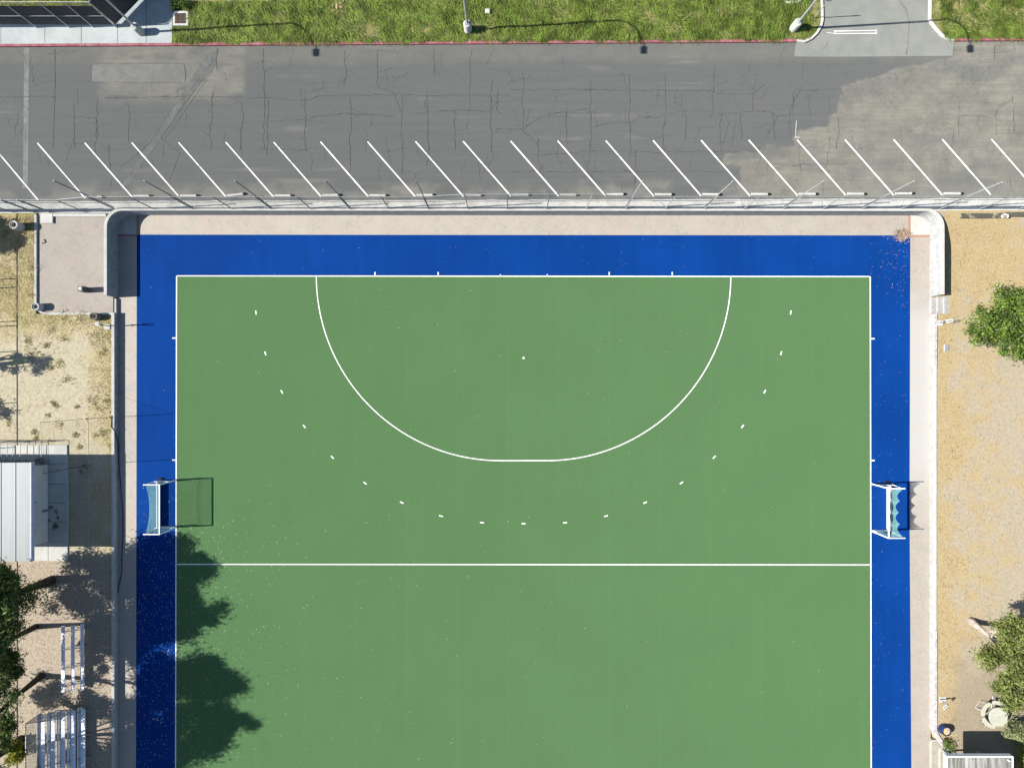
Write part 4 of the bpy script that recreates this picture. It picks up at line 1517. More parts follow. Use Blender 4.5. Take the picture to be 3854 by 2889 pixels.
# ---- building on the left
ZR_ = 3.4
rx = P('F', 268, 0, ZR_)[0]; ryN = P('F', 0, 737, ZR_)[1]; ryS = P('F', 0, 1592, ZR_)[1]
wx_ = P('F', 416, 0, .42)[0]; wyN = P('F', 0, 755, .42)[1]; wyS = P('F', 0, 1418, .42)[1]
bd_ = thing('field_building', 'low building with a pale metal roof and grey wall at the left edge', 'building', (-39, -9.3, .42))
MB().box(-52, wx_, wyS, wyN, .42, 3.15).build('wall', MT['wall'], bd_)
mb = MB()
mb.prism([(rx - .05, ryS), (rx - .05, ryN), (-43.5, ryN), (-43.5, ryS)], lambda x, y: 3.22 + (rx - x) * .06, lambda x, y: 3.42 + (rx - x) * .06)
mb.prism([(-43.5, ryS), (-43.5, ryN), (-52, ryN), (-52, ryS)], 3.3, lambda x, y: 3.42 + (rx + 43.5) * .06 - (-43.5 - x) * .06)
rf = mb.build('roof', MT['roof'], bd_)
ss = MB()
for k in range(1, 6):
    x = rx - .05 - k * 1.02
    ss.box(x - .02, x + .02, ryS + .01, ryN - .01, 3.42 + (rx - x) * .06, 3.45 + (rx - x) * .06)
ss.build('seam', MT['roof'], rf)
MB().box(rx - .05, rx + .06, ryS - .02, ryN + .02, 3.15, 3.44, .01).build('fascia', MT['fascia'], bd_)
mb = MB()
qx = wx_
yq = P('F', 0, 1155, .9)[1]
mb.tube([(qx, yq, 1.0), (qx + .28, yq, 1.0), (qx + .28, yq, .85)], .04, 7); mb.tube([(qx + .2, yq - .12, 1.08), (qx + .2, yq + .12, 1.08)], .025, 6)
mb.tube([(qx + .03, yq, .42), (qx + .03, yq, 1.0)], .03, 6)
mb.build('tap', MT['steel_dark'], bd_)
mb = MB(); mb.lathe([(.07, 0), (.05, .08)], (0, 0, 0), 10)
mb.v = [(wx_ + v[2], P('F', 0, 1085, 1.8)[1] + v[0], 1.7 + v[1]) for v in mb.v]
mb.build('wall_lamp', MT['steel_dark'], bd_)
# damp stains on the pad
MT['damp'] = M('damp_stain', (.09, .075, .06), (.30, .285, .25), 4, dr=.3, lo=.4, hi=.62)
mb = MB()
for (t_, x, y, r_) in (('F', 480, 1292, .27), ('F', 440, 1130, .18), ('F', 490, 1165, .16), ('F', 500, 1210, .14), ('F', 425, 1235, .12)):
    qq = P(t_, x, y, .42)
    mb.sheet([(qq[0] + r_ * (1 + .35 * math.sin(3 * a_ + x)) * math.cos(a_), qq[1] + r_ * (1 + .3 * math.cos(2 * a_ + y)) * math.sin(a_)) for a_ in [k * .3142 for k in range(20)]], .4235)
struct('pad_stain', mb, MT['damp'])
# handrails of the ramp north of the building
hr = thing('ramp_handrail', 'dark metal handrail frame beside the building with the pale roof', 'railing', (-38, -4.8, .42))
yA = P('F', 0, 560, 1.0)[1]; yB_ = P('F', 0, 722, .9)[1]
xr = P('F', 385, 560, 1.1)[0]
for yy in (yA, yB_):
    MB().tube([(-45, yy, 1.35), (xr, yy, 1.35)], .028, 7).build('rail', MT['steel_dark'], hr)
    MB().tube([(-45, yy, .95), (xr, yy, .95)], .018, 7).build('rail', MT['steel_dark'], hr)
    for xx in (0, 105, 190, 375):
        x = P('F', xx, 560, 1.0)[0] + .05
        MB().tube([(x, yy, .35), (x, yy, 1.35)], .024, 7).build('post', MT['steel_dark'], hr)
for xx in (20, 78, 125, 190, 372):
    x = P('F', xx, 650, 1.2)[0]
    MB().tube([(x, yA, 1.36), (x, yB_, 1.36)], .020, 7).build('crosspiece', MT['steel_dark'], hr)
# tangle of hose on the pad corner
qq = P('F', 362, 722, .6)
mb = MB()
for k in range(7):
    r_ = random.uniform(.2, .38); cx_, cy_ = qq[0] + random.uniform(-.12, .12), qq[1] + random.uniform(-.1, .1)
    tx, ty = random.uniform(-.5, .5), random.uniform(-.5, .5)
    mb.tube([(cx_ + r_ * math.cos(a_), cy_ + r_ * math.sin(a_) * .8, .62 + .05 * k + tx * r_ * math.cos(a_) + ty * r_ * math.sin(a_)) for a_ in [i * .3142 for i in range(21)]], .025, 6)
mb.tube([(qq[0], qq[1], .44), (qq[0], qq[1], .95)], .05, 7)
tag(mb.build('hose_reel', MT['steel_dark']), 'tangled dark hose on a stand at the upper corner of the building', 'hose reel')

# slim poles, guy rope and net added only to cast thin shadows
for i, (x, y, lab) in enumerate(((745, 358, 'added slim tan shadow-casting pole on the sunlit dirt between the building and the low wall'), (768, 757, 'added slim black shadow-casting pole standing in the shadow of the building'))):
    qq = P('F', x, y, .36)
    o = thing('shadow_pole', lab, 'pole', (qq[0], qq[1], .35), 0, 'added shadow-casting poles by the low wall')
    MB().tube([(qq[0], qq[1], .3), (qq[0], qq[1], 4.9)], [.021, .019], 7).build('pole', MT['sand'] if i == 0 else MT['black'], o)
    MB().tube([(qq[0], qq[1], .3), (qq[0], qq[1], .5)], [.06, .045], 8).build('socket', MT['steel'], o)
    if i == 0:
        pA = qq
        MB().tube([(qq[0], qq[1], 4.85), (qq[0] - .1, qq[1] + 2.5, .35)], .009, 5).build('guy_rope', MT['rope'], o)
    else:
        bn = MB()  # net added for the faint shadow it casts between the poles
        for k in range(32):
            u = k / 31
            x_ = pA[0] + (qq[0] - pA[0]) * u; y_ = pA[1] + (qq[1] - pA[1]) * u
            bn.tube([(x_, y_, .5), (x_, y_, 4.78 - .10 * math.sin(math.pi * u))], .0022, 3)
        for k in range(36):
            z_ = .5 + k * .12
            bn.tube([(pA[0], pA[1] - .02, z_), ((pA[0] + qq[0]) / 2, (pA[1] + qq[1]) / 2, z_ - .06), (qq[0], qq[1] + .02, z_)], .0022, 3)
        bn.tube([(pA[0], pA[1], 4.82)] + [(pA[0] + (qq[0] - pA[0]) * u, pA[1] + (qq[1] - pA[1]) * u, 4.82 - .12 * math.sin(math.pi * u)) for u in (.2, .4, .6, .8)] + [(qq[0], qq[1], 4.82)], .007, 4)
        tag(bn.build('shadow_net', MT['black']), 'fine dark net added to cast a faint shadow, strung between the two slim poles by the low wall', 'net')
mb = MB(); mb.strip([P('F', 757, 365, .36), P('F', 762, 500, .36), P('F', 765, 650, .36), P('F', 768, 760, .36), P('F', 772, 950, .36), P('F', 778, 1150, .36), P('F', 772, 1400, .36), P('F', 768, 1500, .36)], .035, .374)
tag(mb.build('ground_cable', MT['rope']), 'thin pale cable lying on the dirt between the building and the low wall', 'cable')

# fence off the left edge, seen by its shadow
fo = thing('boundary_fence', 'low chain link fence just beyond the left edge, whose rail shadow crosses the dirt', 'fence', (-41, -8, .35))
fx0 = -40.65
ftop = 1.62
MB().tube([(fx0, -34, ftop), (fx0 - .02, 13.3, ftop)], .035, 7).build('top_rail', MT['steel'], fo)
for y in (12.6, P('E', 0, 803, .4)[1] - .02, P('E', 0, 880, .4)[1], 4.9, P('E', 0, 1213, .4)[1], P('E', 0, 1435, .4)[1], P('E', 0, 1550, .4)[1], P('F', 0, 222, .4)[1], -5, -15.5, -17.6, -20.2, -22.0, -25, -28, -31):
    MB().tube([(fx0, y - .05, .3), (fx0, y - .05, ftop)], .035, 7).build('post', MT['steel'], fo)

# ---- benches and bleacher
def plank(mb, x, y0, y1, z, w_=.27, h=.045):
    mb.box(x - w_ / 2, x + w_ / 2, y0, y1, z - h, z, .006)


bl = thing('bench_bleacher', 'small three row aluminium bleacher of bare planks beside the leaf litter', 'bleacher', (-34.1, -21.3, .35))
rows = [(P('G', 683, 0, .72)[0], 460, 1010, .72), (P('G', 605, 0, .98)[0], 470, 1022, .98), (P('G', 524, 0, 1.24)[0], 475, 1030, 1.24)]
for x, ya, yb, z in rows:
    m_ = MB(); plank(m_, x, P('G', 0, yb, z)[1], P('G', 0, ya, z)[1], z); m_.build('seat_plank', MT['alu'], bl)
y_mid = P('G', 0, 740, .9)[1]
for dy in (-2.1, -.7, .7, 2.1):
    m_ = MB(); yy = y_mid + dy
    m_.bar((rows[2][0] - .15, yy, rows[2][3] - .07), (rows[0][0] + .3, yy, .42), .04, .05)
    m_.bar((rows[2][0], yy, .36), (rows[2][0], yy, rows[2][3] - .05), .04, .04)
    m_.bar((rows[1][0], yy, .36), (rows[1][0], yy, rows[1][3] - .05), .04, .04)
    m_.bar((rows[0][0], yy, .36), (rows[0][0], yy, rows[0][3] - .05), .04, .04)
    m_.bar((rows[2][0] - .1, yy, .38), (rows[0][0] + .35, yy, .38), .05, .05)
    m_.build('support_frame', MT['steel'], bl)
m_ = MB()
m_.bar((rows[0][0] + .15, y_mid - 2.1, .42), (rows[0][0] + .02, y_mid - .7, .62), .03, .03)
m_.bar((rows[0][0] + .15, y_mid + 2.1, .42), (rows[0][0] + .02, y_mid + .7, .62), .03, .03)
m_.build('brace', MT['steel'], bl)

tb = thing('grandstand', 'larger aluminium bleacher with guard rails cut by the bottom edge', 'bleacher', (-35, -28.5, .35))
yN_ = P('G', 0, 1166, .8)[1]; yS_ = yN_ - 6.2
rz_ = [.80, 1.02, 1.24, 1.46, 1.68]
rxs = [-33.42, -34.03, -34.65, -35.25, -35.85]
for i, (x, z) in enumerate(zip(rxs, rz_)):
    m_ = MB(); plank(m_, x, yS_, yN_, z, .29); m_.build('seat_plank', MT['alu'], tb)
    m_ = MB(); plank(m_, x - .33, yS_, yN_, z - .21, .25)
    m_.build('foot_plank', MT['alu'], tb)
    m_ = MB(); m_.box(x - .50, x - .485, yS_, yN_, z - .20, z - .03)
    m_.build('riser_board', MT['alu'], tb)
for yy in (yN_ - .35, yN_ - 2.2, yN_ - 4.0, yN_ - 5.8):
    m_ = MB()
    m_.bar((rxs[-1] - .4, yy, 1.58), (rxs[0] + .25, yy, .42), .05, .06)
    for x, z in zip(rxs, rz_): m_.bar((x, yy, .36), (x, yy, z - .05), .045, .045)
    m_.bar((rxs[-1] - .4, yy, .38), (rxs[0] + .45, yy, .38), .05, .05)
    m_.build('support_frame', MT['steel'], tb)
xb = rxs[-1] - .42
zb_ = 1.55; zt_ = 2.75
m_ = MB()
for k in range(64):
    yy = yN_ - .02 - k * .1
    m_.tube([(xb, yy, zb_), (xb, yy, zt_)], .015, 4)
m_.build('back_guard', MT['steel'], tb)
m_ = MB()
m_.bar((xb, yN_, zt_), (xb, yS_, zt_), .045, .045); m_.bar((xb, yN_, zb_), (xb, yS_, zb_), .045, .045)
for yy in (yN_, yN_ - 1.9, yN_ - 3.9, yS_): m_.bar((xb, yy, .36), (xb, yy, zt_), .045, .045)
m_.build('back_rail', MT['steel'], tb)
m_ = MB()
for k in range(11):
    z0 = 1.58 + k * .11
    m_.tube([(xb, yN_, z0), (rxs[1] - .1, yN_, z0 - .62)], .015, 4)
m_.build('end_guard', MT['steel'], tb)
m_ = MB()
m_.bar((xb, yN_, zt_), (rxs[1] - .1, yN_, zt_ - .62), .045, .045)
for f_ in (0, .33, .66, 1):
    xx = xb + (rxs[1] - .1 - xb) * f_
    m_.bar((xx, yN_, 1.50 - .62 * f_), (xx, yN_, zt_ - .62 * f_), .04, .04)
m_.build('end_rail', MT['steel'], tb)

# ---- picnic table, tub, shelter on the right
tx, ty = 37.57, -25.70
pt = thing('picnic_table', 'round cream picnic table with curved benches under the trees on the right', 'table', (0, 0, 0))
m_ = MB(); m_.lathe([(.70, .70), (.73, .715), (.73, .745), (.70, .76)], n=40); m_.build('tabletop', MT['table'], pt)
m_ = MB(); m_.lathe([(.03, 0), (.03, .006)], (0, 0, .76), 10); m_.build('umbrella_hole', MT['dark'], pt)
m_ = MB(); m_.tube([(0, 0, 0), (0, 0, .70)], .05, 10); m_.build('pedestal', MT['steel_dark'], pt)
for ang in (149, 66, -127, -25):
    m_ = MB()
    ri, ro = .80, 1.09
    half = 29
    vs_ = []; fs_ = []
    n_ = 12
    pts_t = [R(ang - half + 2 * half * k / n_) for k in range(n_ + 1)]
    pl = []
    rm = (ri + ro) / 2; rc = (ro - ri) / 2
    for a_ in pts_t: pl.append((ro * math.cos(a_), ro * math.sin(a_)))
    e1 = pts_t[-1]
    for k in range(1, 6):
        b_ = e1 + math.pi * k / 6
        pl.append((rm * math.cos(e1) + rc * math.cos(b_), rm * math.sin(e1) + rc * math.sin(b_)))
    for a_ in reversed(pts_t): pl.append((ri * math.cos(a_), ri * math.sin(a_)))
    e0 = pts_t[0]
    for k in range(1, 6):
        b_ = e0 + math.pi + math.pi * k / 6
        pl.append((rm * math.cos(e0) + rc * math.cos(b_), rm * math.sin(e0) + rc * math.sin(b_)))
    m_.prism(pl, .42, .46)
    bn = m_.build('bench', MT['table'], pt)
    m_ = MB()
    for da in (-16, 16):
        a_ = R(ang + da)
        m_.tube([(1.02 * math.cos(a_), 1.02 * math.sin(a_), .42), (1.24 * math.cos(a_), 1.24 * math.sin(a_), .03), (.3 * math.cos(a_), .3 * math.sin(a_), .05), (.2 * math.cos(a_), .2 * math.sin(a_), .6)], .02, 6)
    a0, a1 = R(ang - 16), R(ang + 16)
    m_.tube([(1.24 * math.cos(a0), 1.24 * math.sin(a0), .03), (1.24 * math.cos(a1), 1.24 * math.sin(a1), .03)], .02, 6)
    m_.build('bench_leg', MT['steel'], bn)
pt.location = (tx, ty, .45)

qq = P('Z', 655, 815, .46)
o = thing('blue_tub', 'blue plastic tub filled with sand beside the low right wall', 'tub', (0, 0, 0))
m_ = MB(); m_.lathe([(.39, 0), (.40, .1), (.36, .42), (.34, .46), (.30, .45), (.29, .38)], n=28); m_.build('tub', MT['blue_plastic'], o)
m_ = MB(); m_.lathe([(.29, .30), (.29, .38), (.12, .41)], n=20); m_.build('sand', MT['sand'], o)
o.location = (qq[0], qq[1], .45)

sh = thing('shelter', 'shelter with a stained grey roof and white fascia at the bottom right', 'shelter', (34.5, -29.5, .45))
hx0, hx1, hyN, hyS = 32.05, 36.95, -27.42, -33.5
MB().box(hx0 + .06, hx1 - .06, hyS, hyN - .06, 3.02, 3.22).build('roof', MT['roof_old'], sh)
m_ = MB()
m_.box(hx0, hx0 + .055, hyS, hyN, 2.92, 3.27); m_.box(hx1 - .055, hx1, hyS, hyN, 2.92, 3.27); m_.box(hx0 + .055, hx1 - .055, hyN - .055, hyN, 2.92, 3.27)
m_.build('fascia', MT['white_metal'], sh)
m_ = MB()
for x in (33.9, 36.45): MB().box(x - .08, x + .08, hyN - 1.45, hyN - 1.30, .3, 3.0).build('post', MT['steel'], sh)
for x in (33.9, 36.45): MB().box(x - .08, x + .08, -33.0, -32.9, .3, 3.0).build('post', MT['steel'], sh)
MB().box(hx0 + .4, hx1 - .4, -33.2, -33.1, .3, 3.0).build('back_wall', MT['wall'], sh)
m_ = MB(); m_.tube([(hx1 - .35, hyN - .3, 3.22), (hx1 - .35, hyN - .3, 3.36)], .05, 8); m_.build('vent', MT['white_metal'], sh)

# ================================================================== VEGETATION
def leaf_cloud(n_clump, n_leaf, centre, rad, size, clump_r, elong=1.0, up=.5, shell=.45, seed=1, squash=1.0, extra=None):
    """numpy leaf quads gathered in clumps through an uneven crown volume"""
    g = np.random.default_rng(seed)
    cl = []
    while len(cl) < n_clump:
        p = g.normal(size=3); p /= np.linalg.norm(p)
        r = (shell + (1 - shell) * g.random()) ** .6
        lump = .52 + .92 * fbm(np.array([p[0] * 1.7 + 5]), np.array([p[1] * 1.7 + p[2] * 1.3 + 5]), seed)[0]
        q = p * r * lump
        if q[2] < -.75: continue
        cl.append(q * np.array(rad) + np.array(centre))
    cl = np.array(cl)
    if extra is not None: cl = np.concatenate([cl, np.array(extra)])
    cr_ = clump_r * g.uniform(.55, 1.35, size=len(cl))
    idx = g.integers(0, len(cl), n_leaf)
    off = g.normal(size=(n_leaf, 3)) * np.array([1, 1, .62 * squash])
    c = cl[idx] + off * cr_[idx][:, None] * .62
    d = off / (np.linalg.norm(off, axis=1, keepdims=True) + 1e-6)
    nr = g.normal(size=(n_leaf, 3)) + d * .6 + np.array([0, 0, up])
    nr /= np.linalg.norm(nr, axis=1, keepdims=True)
    t = np.cross(nr, g.normal(size=(n_leaf, 3))); t /= np.linalg.norm(t, axis=1, keepdims=True)
    b = np.cross(nr, t)
    s = size * g.uniform(.6, 1.3, size=(n_leaf, 1))
    v = np.stack([c - t * s * elong, c - b * s * .55, c + t * s * elong, c + b * s * .55], 1).reshape(-1, 3)
    return v, cl


def mesh_quads(name, v, mat, parent, origin=(0, 0, 0)):
    me = bpy.data.meshes.new(name)
    n = len(v) // 4
    v = v - np.array(origin)
    me.vertices.add(len(v)); me.vertices.foreach_set('co', v.astype(np.float32).ravel())
    me.loops.add(4 * n); me.loops.foreach_set('vertex_index', np.arange(4 * n, dtype=np.int32))
    me.polygons.add(n); me.polygons.foreach_set('loop_start', np.arange(0, 4 * n, 4, dtype=np.int32))
    me.update(calc_edges=True)
    me.materials.append(mat)
    o = bpy.data.objects.new(name, me)
    COL.objects.link(o)
    if parent is not None: o.parent = parent
    else: o.location = origin
    return o


def tree(lab, x, y, z, trunk, tr_r, bark, leafmat, clouds, limbs=10, group=None, name='tree', seed=1, cat='tree'):
    """trunk: list of local points; clouds: dicts for leaf_cloud in local coordinates"""
    o = thing(name, lab, cat, (0, 0, 0), 0, group)
    g = random.Random(seed)
    m_ = MB()
    n = len(trunk)
    rads = [tr_r * (1 - .75 * (i / (n - 1)) ** .8) for i in range(n)]
    rads[0] *= 1.25
    m_.tube(trunk, rads, 9)
    vv = []; cls = []
    for c in clouds:
        v, cl = leaf_cloud(**c)
        vv.append(v); cls.append(cl)
    cls = np.concatenate(cls)
    pick = list(range(len(cls))); g.shuffle(pick)
    for k in pick[:limbs]:
        e = Vector(cls[k])
        i = g.randint(max(1, n // 3), n - 1)
        s_ = Vector(trunk[i])
        mid = s_.lerp(e, .5) + Vector((g.gauss(0, .2), g.gauss(0, .2), g.uniform(-.1, .35)))
        q_ = max(.025, rads[i] * .5)
        m_.tube([s_, mid, e], [q_, q_ * .6, .015], 6)
    m_.smooth = True
    tk = m_.build('trunk', bark, o)
    mesh_quads('crown', np.concatenate(vv), leafmat, o)
    o.location = (x, y, z)
    return o


G_L = 'tall dark trees along the left edge'
def conifer(lab, x, y, h, r, seed, lean=(0, 0), zb=2.6, tr=.22, n=9000, group=G_L, dx=0.0, shell=.3, low=(), nc=62, cr=.62):
    top = h - .5
    tk = [(0, 0, -.2), (lean[0] * .2, lean[1] * .2, h * .25), (lean[0] * .6, lean[1] * .6, h * .5), (lean[0], lean[1], top)]
    zc = (zb + h) / 2
    cl = [dict(n_clump=nc, n_leaf=int(n * 3.2), centre=(lean[0] * .5 + dx, lean[1] * .5, zc), rad=(r, r, (h - zb) / 2), size=.072, clump_r=cr, elong=2.1, seed=seed, shell=shell),
          dict(n_clump=14, n_leaf=int(n * .7), centre=(lean[0] * .8 + dx, lean[1] * .8, h - 1.2), rad=(r * .45, r * .45, 1.3), size=.07, clump_r=.45, elong=2.1, seed=seed + 50)]
    for j, (cc_, rr_, nc_) in enumerate(low):
        cl.append(dict(n_clump=nc_, n_leaf=nc_ * 290, centre=cc_, rad=rr_, size=.07, clump_r=.42, elong=2.1, seed=seed + 70 + j, shell=.1))
    return tree(lab, x, y, .35, tk, tr, MT['bark_dark'], MT['pine'], cl, 14, group, 'conifer_tree', seed)


conifer('dark conifer with a thick trunk standing just below the building', -36.24, -15.48, 8.7, 2.7, 3, lean=(-.3, .6), zb=3.2, tr=.34, n=10000, low=[((-2.6, -1.6, 3.2), (1.7, 2.0, .9), 20), ((-1.5, 1.1, 3.0), (1.3, 1.1, .7), 9)])
conifer('dark conifer with a bent slim trunk left of the upper end of the small bleacher', -37.46, -19.08, 9.3, 2.4, 14, zb=3.0, tr=.20, n=9000, low=[((.6, -1.7, 3.1), (.7, 2.6, .6), 15)])
conifer('dark conifer with a slim leaning trunk left of the lower end of the small bleacher', -36.99, -22.9, 10.7, 1.75, 25, lean=(-.3, -2.3), zb=5.2, tr=.21, n=6000, low=[((.3, .7, 5.0), (1.3, 1.2, 1.0), 11), ((-.1, -2.5, 3.2), (1.0, .9, .7), 10), ((-3.3, -1.5, 3.0), (1.3, 1.2, .8), 12)])
conifer('dark conifer beside the larger bleacher, its crown running off the left edge', -38.6, -27.9, 12.3, 2.8, 36, zb=3.6, tr=.26, n=10000, low=[((.7, -1.3, 3.2), (1.1, 1.3, .7), 13)])
conifer('dark conifer with a heavy trunk leaving the bottom left corner', -39.0, -31.2, 9.2, 2.9, 47, lean=(-.5, 0), zb=4.0, tr=.30, n=8000)
conifer('dark conifer outside the left edge throwing shade on the grass by the white bin', -46.8, 11.6, 6.0, 2.1, 58, zb=1.0, n=3000, nc=40, cr=.42)
conifer('dark conifer outside the left edge throwing a thin pointed shadow on the dirt', -44.0, 1.4, 5.8, .9, 69, zb=1.6, n=330, nc=11, cr=.26)
conifer('dark conifer outside the left edge throwing shade near the building ramp', -45.6, -2.3, 4.8, 1.0, 80, zb=1.2, n=520, nc=12, cr=.28)

# lime shrub, bottom left
qq = P('G', 165, 1500, .8)
o = thing('shrub', 'yellow green shrub beside the back guard of the larger bleacher', 'shrub', (0, 0, 0))
v, cl = leaf_cloud(26, 3600, (0, 0, .75), (.62, .75, .6), .07, .26, 1.5, seed=91)
m_ = MB()
for c in cl[:9]: m_.tube([(0, 0, -.1), tuple(np.array(c) * .55 + np.array([0, 0, .05])), tuple(c)], [.03, .02, .008], 5)
m_.build('stem', MT['bark_dark'], o)
mesh_quads('foliage', v, MT['lime'], o)
o.location = (qq[0], qq[1], .35)

# right hand trees
qq = P('S', 3845, 1212, 2.6)
tree('round bushy green tree cut by the right edge beside the dry grass', qq[0], qq[1], .45, [(0, 0, -.2), (.1, .05, 1.2), (.2, .1, 2.4), (.15, .2, 4.0)], .2, MT['bark_pale'], MT['bushy'],
     [dict(n_clump=95, n_leaf=24000, centre=(.15, 0, 2.6), rad=(3.35, 3.0, 2.1), size=.088, clump_r=.52, elong=1.25, seed=101, shell=.25, extra=[(-3.75, -.55, 2.2), (-3.2, -1.3, 2.0), (-3.1, .8, 2.2), (-1.6, 2.2, 2.4)])], 26, None, 'bushy_tree', 101)

qq = P('K', 1722, 440, .5)
tk = [(-.02, .05, -.1), (0, -.1, .5), (.06, -.3, 1.2), (.3, -.6, 2.0), (.6, -.95, 3.05), (1.1, -1.2, 3.8)]
def oc(c, r, n, l, sd): return dict(n_clump=n, n_leaf=l, centre=c, rad=r, size=.075, clump_r=.42, elong=1.5, seed=sd, shell=.1)
ot = tree('leaning tree with a thick pale trunk and thin olive foliage near the right edge', qq[0], qq[1], .45, tk, .28, MT['bark_pale'], MT['olive'],
          [oc((.35, .75, 3.5), (1.45, .85, .6), 26, 5200, 112), oc((-.75, -1.3, 3.1), (1.35, .85, .5), 24, 4600, 113), oc((1.2, -.9, 3.8), (1.5, 1.4, .7), 26, 5000, 114),
           oc((.6, -3.7, 3.1), (1.2, 1.4, .55), 24, 4600, 115), oc((1.3, -2.5, 3.4), (1.0, .9, .5), 14, 2600, 116), oc((2.6, .6, 4.2), (1.3, 1.3, .8), 18, 3400, 117)], 24, None, 'leaning_tree', 112)
qq = P('K', 2230, 1120, 1.5)
tree('loose olive tree half outside the right edge above the round table', qq[0] + 1.2, qq[1] + .3, .45, [(0, 0, -.1), (.1, 0, 1.2), (0, .1, 2.6), (-.2, .2, 3.6)], .16, MT['bark_pale'], MT['olive'],
     [dict(n_clump=30, n_leaf=5200, centre=(-.5, 0, 2.6), rad=(1.8, 1.7, 1.0), size=.085, clump_r=.45, elong=1.5, seed=121, shell=.1)], 12, None, 'olive_tree', 121)
qq = P('K', 2085, 1350, 1.0)
tree('small conical grey green tree below the round table', qq[0] - .1, qq[1], .45, [(0, 0, -.1), (0, 0, .8), (0, 0, 2.2)], .09, MT['bark_dark'], MT['greyleaf'],
     [dict(n_clump=30, n_leaf=5000, centre=(0, 0, .75), rad=(1.0, 1.0, .75), size=.065, clump_r=.30, elong=1.4, seed=131, shell=.3), dict(n_clump=14, n_leaf=2200, centre=(.1, -.05, 1.7), rad=(.5, .5, .7), size=.06, clump_r=.22, elong=1.4, seed=132)], 8, None, 'conical_tree', 131)
qq = P('K', 2185, 1560, 1.0)
tree('yellow green bush in the bottom right corner beside the shelter', qq[0], qq[1], .45, [(0, 0, -.1), (0, .05, .8), (.1, 0, 1.8)], .08, MT['bark_dark'], MT['lime'],
     [dict(n_clump=34, n_leaf=5200, centre=(0, 0, 1.0), rad=(1.0, 1.9, .9), size=.07, clump_r=.34, elong=1.4, seed=141, shell=.3)], 6, None, 'corner_bush', 141, 'bush')
# ivy at the curved wall
v, cl = leaf_cloud(14, 800, (0, 0, 0), (.35, .7, .15), .05, .2, 1.2, seed=151)
qq = P('Z', 740, 1150, .6)
o = mesh_quads('creeper', v + np.array([qq[0] + .15, qq[1] + .1, .62]), MT['pine'], None, (qq[0], qq[1], .5))
tag(o, 'low green creeper growing against the back of the curved wall', 'creeper')
v, cl = leaf_cloud(14, 700, (0, 0, 0), (.8, .45, .2), .06, .2, 1.2, seed=161)
qq = PR('A', 1560, 45, .2)
o = mesh_quads('creeper', v + np.array([qq[0], qq[1], qq[2] + .2]), MT['bushy'], None, qq)
tag(o, 'dark leafy plant spilling beside the drain and the pavement', 'plant')


# ---- verge grass: long lying blades
def blades(n, sampler, zf, lmin, lmax, wd, flow, seed, lift=.30, clump=None):
    g = np.random.default_rng(seed)
    x, y = sampler(g, n)
    n = len(x)
    z = zf(x, y)
    th = flow(x, y) + g.normal(size=n) * .45
    L = g.uniform(lmin, lmax, n)
    if clump is not None: L *= clump(x, y)
    W = wd * g.uniform(.6, 1.3, n)
    dx, dy = np.cos(th), np.sin(th)
    nx, ny = -dy, dx
    h = L * lift * g.uniform(.5, 1.3, n)
    base = np.stack([x, y, z], -1); mid = np.stack([x + dx * L * .45, y + dy * L * .45, z + h], -1)
    tip = np.stack([x + dx * L, y + dy * L, z + h * .55], -1)
    nv = np.stack([nx * W, ny * W, 0 * nx], -1)
    v = np.stack([base - nv, base + nv, mid + nv * .9, mid - nv * .9, tip], 1)
    me_v = v.reshape(-1, 3)
    i = np.arange(n) * 5
    lo = np.concatenate([np.stack([i, i + 1, i + 2, i + 3], -1), ], 0)
    tri = np.stack([i + 3, i + 2, i + 4], -1)
    loops = np.concatenate([lo.ravel(), tri.ravel()])
    starts_ = np.concatenate([np.arange(n) * 4, 4 * n + np.arange(n) * 3])
    return me_v, loops, starts_


def blade_obj(name, data, mat, lab, cat):
    v, loops, st_ = data
    me = bpy.data.meshes.new(name)
    o0 = v.mean(0); o0[2] = v[:, 2].min()
    me.vertices.add(len(v)); me.vertices.foreach_set('co', (v - o0).astype(np.float32).ravel())
    me.loops.add(len(loops)); me.loops.foreach_set('vertex_index', loops.astype(np.int32))
    me.polygons.add(len(st_)); me.polygons.foreach_set('loop_start', st_.astype(np.int32))
    me.update(calc_edges=True)
    me.materials.append(mat)
    o = bpy.data.objects.new(name, me)
    COL.objects.link(o)
    o.location = tuple(o0)
    return tag(o, lab, cat, kind='stuff')


kly = [q[1] for q in kl[1:]]; klx = [q[0] for q in kl[1:]]
kry = [q[1] for q in kr[1:]]; krx = [q[0] for q in kr[1:]]


def verge_s(x0, x1, west):
    def f(g, n):
        x = g.uniform(x0, x1, n); y = g.uniform(KN + .16, 31.5, n)
        bare = fbm(x * .55, y * .9, 201)
        k = g.random(n) < np.clip(.36 + 3.2 * (bare - .36), .13, 1)
        if west:
            xl = np.interp(y, kly, klx); k &= x < np.where(y > kly[0], xl - .22, xdl - .1)
            k &= ~((x < PR('A', 1650, 160)[0]) & (y > PR('A', 0, 230)[1]))
            k &= ~((x < -16.5) & (y > q0[1] - .1))
        else:
            xr_ = np.interp(y, kry, krx); k &= x > np.where(y > kry[0], xr_ + .22, xdr + .1)
        return x[k], y[k]
    return f


